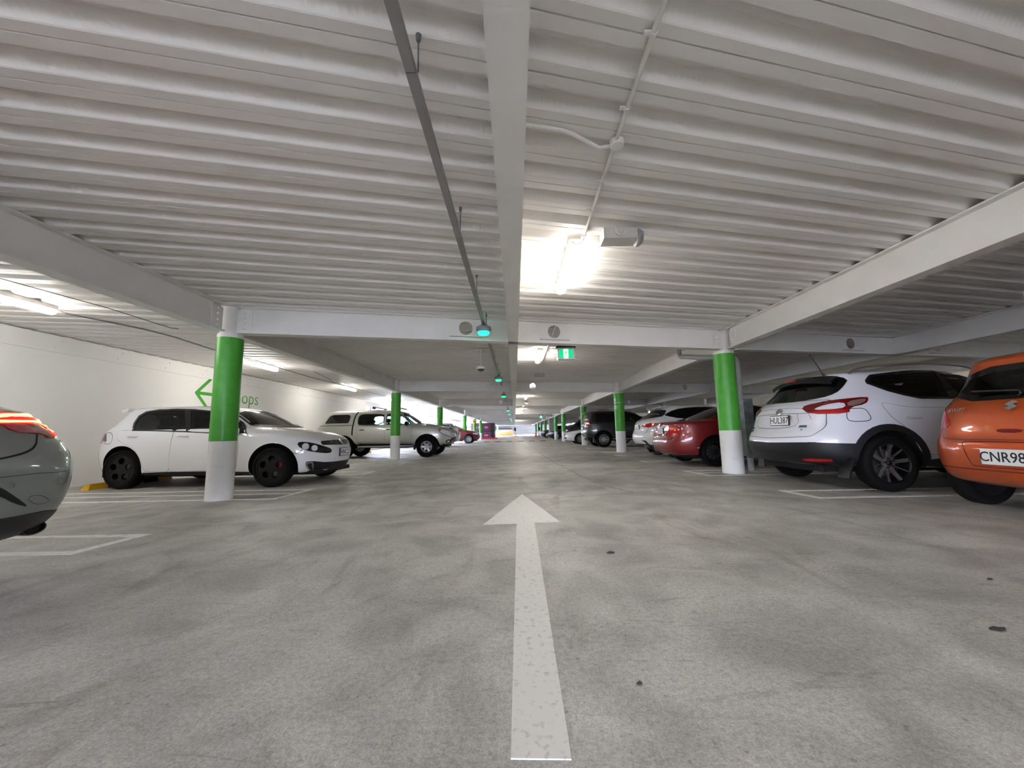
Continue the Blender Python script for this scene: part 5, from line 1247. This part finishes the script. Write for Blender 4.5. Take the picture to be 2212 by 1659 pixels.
v.patch('rear_glass', (-1, 0), [(-.68, 1.10), (0, 1.12), (.68, 1.10), (.60, 1.24), (.50, 1.37), (-.50, 1.37), (-.60, 1.24)], blackg, off=.004, rnd=1)
v.patch('side_window', (0, 1), [(1.5, 1.09), (1.55, 1.13), (1.2, 1.27), (.8, 1.36), (.4, 1.375), (0, 1.34), (-.4, 1.20), (-.7, 1.04), (.4, 1.03)], blackg, off=.004, both=True, rnd=1)
v.patch('windscreen', (1, 0), [(-.66, 1.05), (-.52, 1.38), (.52, 1.38), (.66, 1.05)], blackg, off=.004, rnd=1)
v.patch('tail_light', (-.93, -.37), ('px', [(-60, 893), (0, 891), (40, 890.5), (88, 891), (115, 896), (124, 904), (126, 930), (122, 946), (104, 946.5), (90, 938), (60, 936.5), (25, 932), (0, 917), (-60, 912)]), redl, off=.008, rnd=1, res=.025, both=True)
v.patch('lamp_strip', (-.93, -.37), ('px', [(-60, 896), (0, 896), (60, 895), (104, 898), (114, 904), (117, 930), (113, 932), (110, 908), (102, 903.5), (60, 901), (0, 904), (-60, 905)]), brakehot, off=.013, rnd=1, res=.02, both=True)
v.patch('lamp_strip', (-.93, -.37), ('px', [(-60, 908), (0, 907.5), (82, 906), (108, 909), (109, 914), (82, 912), (0, 913.5), (-60, 914)]), brakehot, off=.013, rnd=1, res=.02, both=True)
v.patch('lamp_glow_band', (-.93, -.37), ('px', [(-60, 892.5), (0, 891.5), (88, 892), (116, 897), (123, 906), (124, 932), (118, 945), (110, 944), (108, 918), (82, 916), (0, 917), (-60, 916)]), brakeon, off=.0105, rnd=1, res=.02, both=True)
v.patch('lower_skirt', (-.93, -.37), ('px', [(-60, 1128), (0, 1121), (60, 1110), (100, 1102), (128, 1101), (124, 1110), (110, 1130), (80, 1147), (40, 1160), (0, 1170), (-60, 1180)]), blackp, off=.006, rnd=1, res=.04, both=True)
v.line('boot_gap', (-1, -.3), ('px', [(78, 938), (78, 958), (70, 970), (50, 980), (0, 992), (-40, 996)]), .010, wellm, off=.003)
v.line('bumper_crease_shade', (-.93, -.37), ('px', [(-40, 1034), (20, 1030), (80, 1022), (130, 1020), (145, 1016)]), .004, gapm, off=.002)  # thin grey strip painted as the shade of the bumper fold
for px0, py0 in ((25, 1049), (130, 1036)):
    h0 = v.hit(px0, py0); hh = v.bvh.find_nearest(h0); nn = hh[1] if hh[1].dot(Vector((-1, -.3, 0))) > 0 else -hh[1]
    T = Matrix.Translation(h0) @ nn.to_track_quat('Z', 'Y').to_matrix().to_4x4(); mb = MB(); mb.lathe([(.0001, .003), (.011, .003), (.011, .001), (.0125, .001), (.0125, .004), (.016, .004), (.016, -.01)], 20)
    for i in range(len(mb.v)): mb.v[i] = T @ mb.v[i]
    mb.build('parking_sensor', ps, v.root)
v.line('tow_cover_gap', (-.93, -.37), ('px', [(57, 1077), (70, 1070), (92, 1070), (107, 1082), (96, 1087), (74, 1090)]), .003, gapm, off=.002, closed=True, rnd=2, res=.02)
v.patch('bumper_scoop', (-1, -.2), ('px', [(-60, 1035), (0, 1052), (30, 1072), (62, 1096), (30, 1088), (0, 1072), (-60, 1062)]), dalloy, off=.004, rnd=1, res=.04, both=True)
h0 = v.hit(62, 1145)
mb = MB(); mb.lathe([(.030, .10), (.036, -.012), (.040, -.014), (.043, -.006), (.040, .12)], 28, 'x', (0, 0, 0), close=False)
for i in range(len(mb.v)): w0 = mb.v[i]; mb.v[i] = Vector((h0.x+w0.x-.02, h0.y+w0.y*1.6, h0.z+w0.z*1.0+.012))
e_ = mb.build('exhaust_pipe', dalloy, v.root); autosmooth(e_)
mb = MB(); mb.lathe([(.0001, .02), (.034, .02), (.034, .03), (.0001, .03)], 28, 'x')
for i in range(len(mb.v)): w0 = mb.v[i]; mb.v[i] = Vector((h0.x+w0.x-.03, h0.y+w0.y*1.6, h0.z+w0.z+.012))
mb.build('exhaust_bore', wellm, v.root)
put_wheels(v, make_wheel(.335, .235, .240, ('w', 10, .25, .92, .05, .05), satin, satin), WF, WR, .80, .335)
mb = MB(); mb.box(-1.7, 2.1, -.6, .6, .18, .26); mb.build('underbody', wellm, v.root)
# ---------------------------------------------------------------- farther cars, simpler
def far_car(kind, loc, head, sc, paint, label, wheel=satin, extra=None):
    KS = {
     'wagon': [(2.1, .22, -2.1, .30, .80), (2.28, .30, -2.28, .36, .89), (2.35, .55, -2.36, .58, .91), (2.25, .78, -2.32, .82, .905), (1.9, .90, -2.27, 1.0, .89), (1.3, .98, -2.22, 1.08, .87, 4.5), (1.02, 1.03, -2.15, 1.14, .84, 4.5, 8), (.6, 1.24, -2.0, 1.28, .76, 5, 8), (.2, 1.40, -1.88, 1.44, .67, 5, 8), (-.05, 1.47, -1.84, 1.49, .58, 4, 6), (-.4, 1.52, -1.5, 1.52, .38, 3, 4), (-.6, 1.53, -1.1, 1.53, .05, 2, 2)],
     'suv': [(1.95, .25, -1.95, .32, .80), (2.1, .32, -2.1, .38, .885), (2.18, .58, -2.16, .60, .905), (2.10, .82, -2.12, .84, .90), (1.85, .95, -2.08, 1.0, .885), (1.35, 1.04, -2.0, 1.08, .865, 4.5), (1.02, 1.09, -1.88, 1.15, .84, 4.5), (.65, 1.28, -1.70, 1.32, .755, 5), (.25, 1.46, -1.48, 1.48, .66, 5), (.0, 1.53, -1.38, 1.53, .58, 4, 5), (-.3, 1.57, -1.1, 1.565, .38, 3, 4), (-.5, 1.58, -.9, 1.58, .05, 2, 2)],
     'sedan': [(2.1, .20, -2.2, .26, .80), (2.25, .26, -2.32, .32, .87), (2.32, .50, -2.36, .52, .895), (2.22, .70, -2.30, .76, .89), (1.95, .80, -2.28, .90, .88), (1.4, .90, -2.22, 1.0, .86, 4.5, 5), (1.02, .97, -1.75, 1.05, .82, 4.5, 4), (.60, 1.15, -1.38, 1.16, .74, 5, 4.5), (.22, 1.30, -1.0, 1.32, .65, 5, 5), (-.05, 1.39, -.75, 1.40, .56, 4, 5), (-.25, 1.43, -.6, 1.43, .36, 3, 3), (-.35, 1.44, -.5, 1.44, .05, 2, 2)],
     'van': [(2.05, .30, -2.35, .34, .80), (2.25, .36, -2.42, .40, .90), (2.32, .65, -2.44, .7, .93), (2.25, .95, -2.43, .95, .93), (1.95, 1.10, -2.42, 1.1, .92, 5, 9), (1.5, 1.22, -2.40, 1.25, .90, 6, 9), (1.15, 1.5, -2.36, 1.5, .86, 6, 9), (.85, 1.75, -2.30, 1.75, .80, 6, 9), (.65, 1.85, -2.25, 1.85, .70, 5, 6), (.3, 1.9, -2.1, 1.9, .45, 3, 4), (0, 1.91, -1.8, 1.91, .05, 2, 2)]}
    k = KS[kind]; c = Car({'wagon': 'station_wagon', 'suv': 'suv', 'sedan': 'sedan', 'van': 'van'}[kind], loc, head, sc, k, paint, label, {'suv': 'suv', 'van': 'van'}.get(kind, 'car'), bf=.16, br=.10, N=96, it=2)
    wx = {'wagon': 1.38, 'suv': 1.32, 'sedan': 1.4, 'van': 1.4}[kind]; wr = {'wagon': .325, 'suv': .35, 'sedan': .32, 'van': .34}[kind]
    c.arches((wx, -wx), wr+.01, wr+.055); c.body()
    top = c.maxz; belt = [q_ for q_ in k][-6]; bz = (k[-6][1]+k[-6][3])/2-.03; rx = k[-5][2]; 
    xr = k[-4][2]; xf_ = k[-6][0]
    c.patch('side_window', (0, -1), [(k[-6][2]+.28, bz+.05), (k[-4][2]+.18, k[-4][3]-.02), (k[-3][2]+.25, k[-3][3]-.06), (k[-3][0]-.05, k[-3][1]-.07), (k[-4][0]-.05, k[-4][1]-.04), (k[-6][0]-.22, bz+.03), (-.3, bz)], blackg, off=.004, both=True, rnd=1, res=.1)
    c.patch('windscreen', (1, 0), [(-.64, k[-6][1]+.03), (-.50, k[-3][1]-.04), (.50, k[-3][1]-.04), (.64, k[-6][1]+.03)], blackg, off=.004, rnd=1, res=.1)
    c.patch('rear_glass', (-1, 0), [(-.64, k[-6][3]+.03), (-.52, k[-3][3]-.06), (.52, k[-3][3]-.06), (.64, k[-6][3]+.03)], blackg, off=.004, rnd=1, res=.1)
    zl = k[3][1]-.04
    c.patch('headlight', (.8, -.6), [(u_+.0, z_) for u_, z_ in ((.42+.6, zl-.06), (.42+.62, zl+.05), (.42+.95, zl+.10), (.42+1.05, zl+.02), (.42+.95, zl-.04))] if False else ('loc', ), clearl) if False else None
    for sy in (-1, 1):
        def hl_(nm, d, u0, u1, z0, z1, m_):
            c.patch(nm, (d, 0), [(u0*sy, z0), (u1*sy, z0+.02), (u1*sy, z1), (u0*sy, z1-.02)], m_, off=.008, rnd=1, res=.06)
        hl_('headlight', 1, .45, .82, zl-.10, zl+.06, clearl); hl_('tail_light', -1, .58, .88, k[3][3]-.06, k[3][3]+.18, redl)
    c.patch('grille', (1, 0), [(-.36, zl-.12), (-.38, zl+.02), (.38, zl+.02), (.36, zl-.12)], blackp, off=.006, rnd=1, res=.1)
    c.patch('lower_intake', (1, 0), [(-.5, .34), (-.5, .46), (.5, .46), (.5, .34)], blackp, off=.006, rnd=1, res=.1)
    c.number((1, 0), 0, .50, ''); c.number((-1, 0), 0, .86, '')
    c.line('door_gap', (0, -1), [(-.15, bz), (-.15, .35)], .012, wellm, both=True, rnd=0); c.line('door_gap', (0, -1), [(.8, bz-.02), (.82, .35)], .012, wellm, both=True, rnd=0)
    mirror(c, .55, bz+.05, .83, paint)
    put_wheels(c, make_wheel(wr, .225, wr*.70, ('w', 10, .26, .92, .07, .07), wheel, wheel, seg=36), wx, -wx, .775, wr)
    mb = MB(); mb.box(-1.9, 1.9, -.55, .55, .18, .32); mb.build('underbody', wellm, c.root)
    return c
gw = far_car('wagon', (-5.88, 24.9, 0), PI, 1.0, paintm('light grey car paint', (176, 182, 190), .3), 'light grey station wagon with red tail lamp beyond the nose of the pickup')
mm = far_car('suv', (-5.15, 32.7, 0), 0, 1.02, paintm('maroon car paint', (110, 24, 40), .3), 'maroon car with silver spoked wheels parked nose out beyond the grey wagon')
ww = far_car('sedan', (5.62, 25.7, 0), PI, 1.02, paintm('bright white car paint', (226, 227, 230), 0), 'white sedan parked nose out beyond the dark four wheel drive')
bv = far_car('van', (6.60, 35.4, 0), PI, 1.0, paintm('black van paint', (18, 18, 22), .1), 'tall black van parked nose out behind the white sedan', wheel=dalloy)
b1 = far_car('sedan', (5.85, 41.5, 0), PI, 1.05, paintm('dark blue car paint', (16, 22, 52), .2), 'dark blue car parked nose out far along the right side')
b2 = far_car('suv', (5.45, 50.5, 0), PI, 1.0, paintm('black far car paint', (16, 16, 18), .2), 'black car parked nose out, farthest vehicle on the right side')
# cars of the far right rows
far_car('suv', (10.9, 8.6, 0), PI, 1.0, paintm('silver far car paint', (170, 172, 176), .4), 'silver car parked nose to nose beyond the white crossover')
far_car('sedan', (11.2, 21.0, 0), PI, 1.0, paintm('grey far car paint', (110, 112, 118), .4), 'grey sedan in the far right row behind the dark four wheel drive')

# ================================================================== small things and the far end
def stopper(x, y, label, n=5, L=1.65, rz=PI/2):
    r = empty('wheel_stop', (x, y, 0), rz); tag(r, label, 'wheel stop', 'yellow and black wheel stops')
    for i in range(n):
        a, b_ = -L/2+L*i/n, -L/2+L*(i+1)/n; mb = MB(); e = .05
        mb.add([(a, -.075, .001), (b_, -.075, .001), (b_, .075, .001), (a, .075, .001), (a+(e if i == 0 else 0), -.04, .10), (b_-(e if i == n-1 else 0), -.04, .10), (b_-(e if i == n-1 else 0), .04, .10), (a+(e if i == 0 else 0), .04, .10)],
               [(0, 1, 2, 3), (4, 5, 6, 7), (0, 1, 5, 4), (1, 2, 6, 5), (2, 3, 7, 6), (3, 0, 4, 7)])
        mb.build('rubber_block', yellow if i % 2 == 0 else rubber, r)
stopper(-7.42, 7.55, 'yellow and black wheel stop behind the rear wheels of the white hatchback')
stopper(-6.9, 15.2, 'yellow and black wheel stop seen beneath the pickup')
stopper(-7.0, 17.9, 'yellow and black wheel stop in the empty bay beyond the pickup')
# speed hump
r = empty('speed_hump', (.25, 34.7, 0)); tag(r, 'yellow and black striped speed hump across the aisle floor in the distance', 'speed hump')
for i in range(12):
    a = -3+i*.5; mb = MB(); mb.add([(a, -.2, .002), (a+.5, -.2, .002), (a+.5, .2, .002), (a, .2, .002), (a, -.08, .05), (a+.5, -.08, .05), (a+.5, .08, .05), (a, .08, .05)], [(0, 1, 2, 3), (4, 5, 6, 7), (0, 1, 5, 4), (1, 2, 6, 5), (2, 3, 7, 6), (3, 0, 4, 7)])
    mb.build('hump_segment', rubber if i % 2 == 0 else yellow, r)
# banded container on a red base
dk = noisy('banded plum netting', (60, 52, 66), (112, 66, 88), 5.0, rough=.6, stretch=(1, 1, .6)); redp = mat('red enamel', (206, 40, 44), .5)
r = empty('storage_container', (-4.1, 50.5, 0)); tag(r, 'dark plum storage container with two banded tiers on a red base', 'container')
def rrect(a, b_, rr, n=6):
    P = []
    for cx, cy, t0 in ((a-rr, b_-rr, 0), (-a+rr, b_-rr, PI/2), (-a+rr, -b_+rr, PI), (a-rr, -b_+rr, 1.5*PI)):
        for k in range(n+1): t = t0+PI/2*k/n; P.append((cx+rr*math.cos(t), cy+rr*math.sin(t)))
    return P
for z0, z1, nm, m_, gr in ((.18, .98, 'tier', dk, 0), (1.10, 1.95, 'tier', dk, 0), (.98, 1.10, 'band', mat('dark blue band', (30, 32, 60), .5), .02), (1.95, 2.05, 'lid', mat('lid grey', (70, 68, 76), .5), .02)):
    P = rrect(1.5+gr, 1.6+gr, .5); n = len(P); mb = MB(); mb.add([(x_, y_, z0) for x_, y_ in P]+[(x_, y_, z1) for x_, y_ in P], [tuple(range(n)), tuple(range(n, 2*n))]+[(i, (i+1) % n, n+(i+1) % n, n+i) for i in range(n)]); autosmooth(mb.build(nm, m_, r))
mb = MB(); mb.box(-2.3, 1.9, -1.9, 1.6, .02, .16); mb.box(-2.3, -2.2, -1.9, -1.8, .02, .8); mb.build('base', redp, r)
for zz in (.5, 1.5):
    for xx in (-.9, -.3, .5): mb = MB(); mb.box(xx-.22, xx+.22, -1.615, -1.60, zz-.10, zz+.12); mb.build('pink_marking', mat('pink marking', (214, 110, 140), .6), r)
# warning sign on the column
r = empty('warning_sign', (-4.3, 41.30, 2.02)); tag(r, 'yellow and black diamond warning sign fixed on a left green column', 'sign')
mb = MB(); mb.add([(-.20, 0, 0), (0, 0, -.26), (.20, 0, 0), (0, 0, .26), (-.20, .02, 0), (0, .02, -.26), (.20, .02, 0), (0, .02, .26)], [(0, 1, 2, 3), (4, 5, 6, 7), (0, 1, 5, 4), (1, 2, 6, 5), (2, 3, 7, 6), (3, 0, 4, 7)]); mb.build('panel', yellow, r)
mb = MB(); mb.box(-.14, .14, -.008, 0, -.03, .05); mb.build('symbol', rubber, r)
# hanging steel frame panel
r = empty('frame_panel', (4.55, 45.6, 0)); tag(r, 'tall grey steel frame panel standing between the right columns', 'panel')
mb = MB(); mb.box(-.55, -.45, -.06, .06, .0, 2.5); mb.box(.25, .35, -.06, .06, .0, 2.5); mb.box(-.45, .25, -.06, .06, 2.4, 2.5); mb.build('frame', steel, r)
mb = MB(); mb.box(-.45, .25, -.02, .02, .6, 2.4); mb.build('sheet', mat('grey sheet', (150, 152, 156), .6), r)
for i, (xx, y) in enumerate(((2.9, 23.6), (3.1, 40.0))):
    rod('drain_pipe', [(xx+.25, y, 2.72), (xx+.25, y, 2.52), (xx+.4, y, 2.44), (xx+1.2, y-.1, 2.44)], .04, greyp, 'thin grey drain pipe loop under the deck near the %s' % ['white sedan', 'dark blue car'][i], 'drain pipe')
# far end: kerb islands, bollards, cone, gate, ramp
daym = noisy('pale outdoor concrete', (214, 216, 222), (228, 230, 236), 2.0, rough=.8)
mb = MB(); mb.add([(-14, 93, 0), (-1, 93, 0), (-1, 132, 0), (-14, 132, 0), (-14, 93, .05), (-1, 93, .05), (-1, 132, 2.2), (-14, 132, 2.2)], [(0, 1, 2, 3), (4, 5, 6, 7), (0, 1, 5, 4), (1, 2, 6, 5), (2, 3, 7, 6), (3, 0, 4, 7)]); tag(mb.build('ramp', daym), 'pale concrete ramp rising outside at the far end of the aisle', 'ramp')
mb = MB(); mb.add([(-4.4, 90, .0), (-.4, 90, .0), (-.4, 90.2, .0), (-4.4, 90.2, .0), (-4.4, 90, .65), (-.4, 90, 1.3), (-.4, 90.2, 1.3), (-4.4, 90.2, .65)], [(0, 1, 2, 3), (4, 5, 6, 7), (0, 1, 5, 4), (1, 2, 6, 5), (2, 3, 7, 6), (3, 0, 4, 7)]); tag(mb.build('ramp_kerb', mat('faded yellow kerb', (226, 196, 130), .7)), 'sloping yellow edged kerb rail climbing the ramp at the far end', 'kerb')
for i, (xx, y, ds) in enumerate(((.05, 66, 'left island in the middle of the far aisle'), (4.2, 66, 'right island by the traffic cone at the far end'))):
    mb = MB(); mb.box(xx-.55, xx+.55, y-.3, y+.6, 0, .14); tag(mb.build('kerb_island', orangem if False else mat('orange kerb %d' % i, (232, 176, 110), .7)), 'low orange edged kerb, ' + ds, 'kerb')
    r = empty('bollard', (xx, y, .14)); tag(r, 'white bollard with black top on ' + ['the left island of the far aisle', 'the right island beside the traffic cone'][i], 'bollard')
    mb = MB(); mb.lathe([(.13, 0), (.13, .85)], 16); mb.build('post', concw, r)
    mb = MB(); mb.lathe([(.135, .85), (.15, 1.3), (.08, 1.5)], 16); mb.build('cap', rubber, r)
r = empty('traffic_cone', (4.35-.9, 64.6, 0)); tag(r, 'orange traffic cone standing by the right far kerb', 'traffic cone')
mb = MB(); mb.box(-.2, .2, -.2, .2, 0, .03); mb.lathe([(.15, .03), (.04, .80), (.03, .82)], 18); mb.build('cone_body', orangem, r)
mb = MB(); mb.lathe([(.112, .30), (.085, .48)], 18); mb.build('reflective_band', plate, r)
r = empty('safety_gate', (2.3, 68, 0)); tag(r, 'white tubular gate railing across the far end of the aisle', 'gate')
mb = MB()
for a in (-1.2, 0, 1.2): mb.tube([(a, 0, 0), (a, 0, 1.15)], .03, 8)
mb.build('post', steel, r)
mb = MB()
for z in (.3, .7, 1.12): mb.tube([(-1.2, 0, z), (1.2, 0, z)], .025, 8)
mb.build('rail', steel, r)
# neighbouring building seen through the open left side
mb = MB(); mb.box(-25.6, -24.6, 14, 120, 0, 5.5); tag(mb.build('building', daym), 'pale neighbouring building outside the open left side', 'building')
mb = MB(); mb.box(-13.2, -13.0, 18, 100, 0, 1.0)
tag(mb.build('parapet', daym), 'low pale parapet wall outside the open left side', 'parapet')
for i in range(7):
    mb = MB(); mb.box(-8.45, -8.25, 22+i*8-.12, 22+i*8+.12, .95, DK); tag(mb.build('side_post', greyp), 'slim grey post in the open left side, %s from the wall end' % ord_(i), 'post', 'grey posts of the open side')
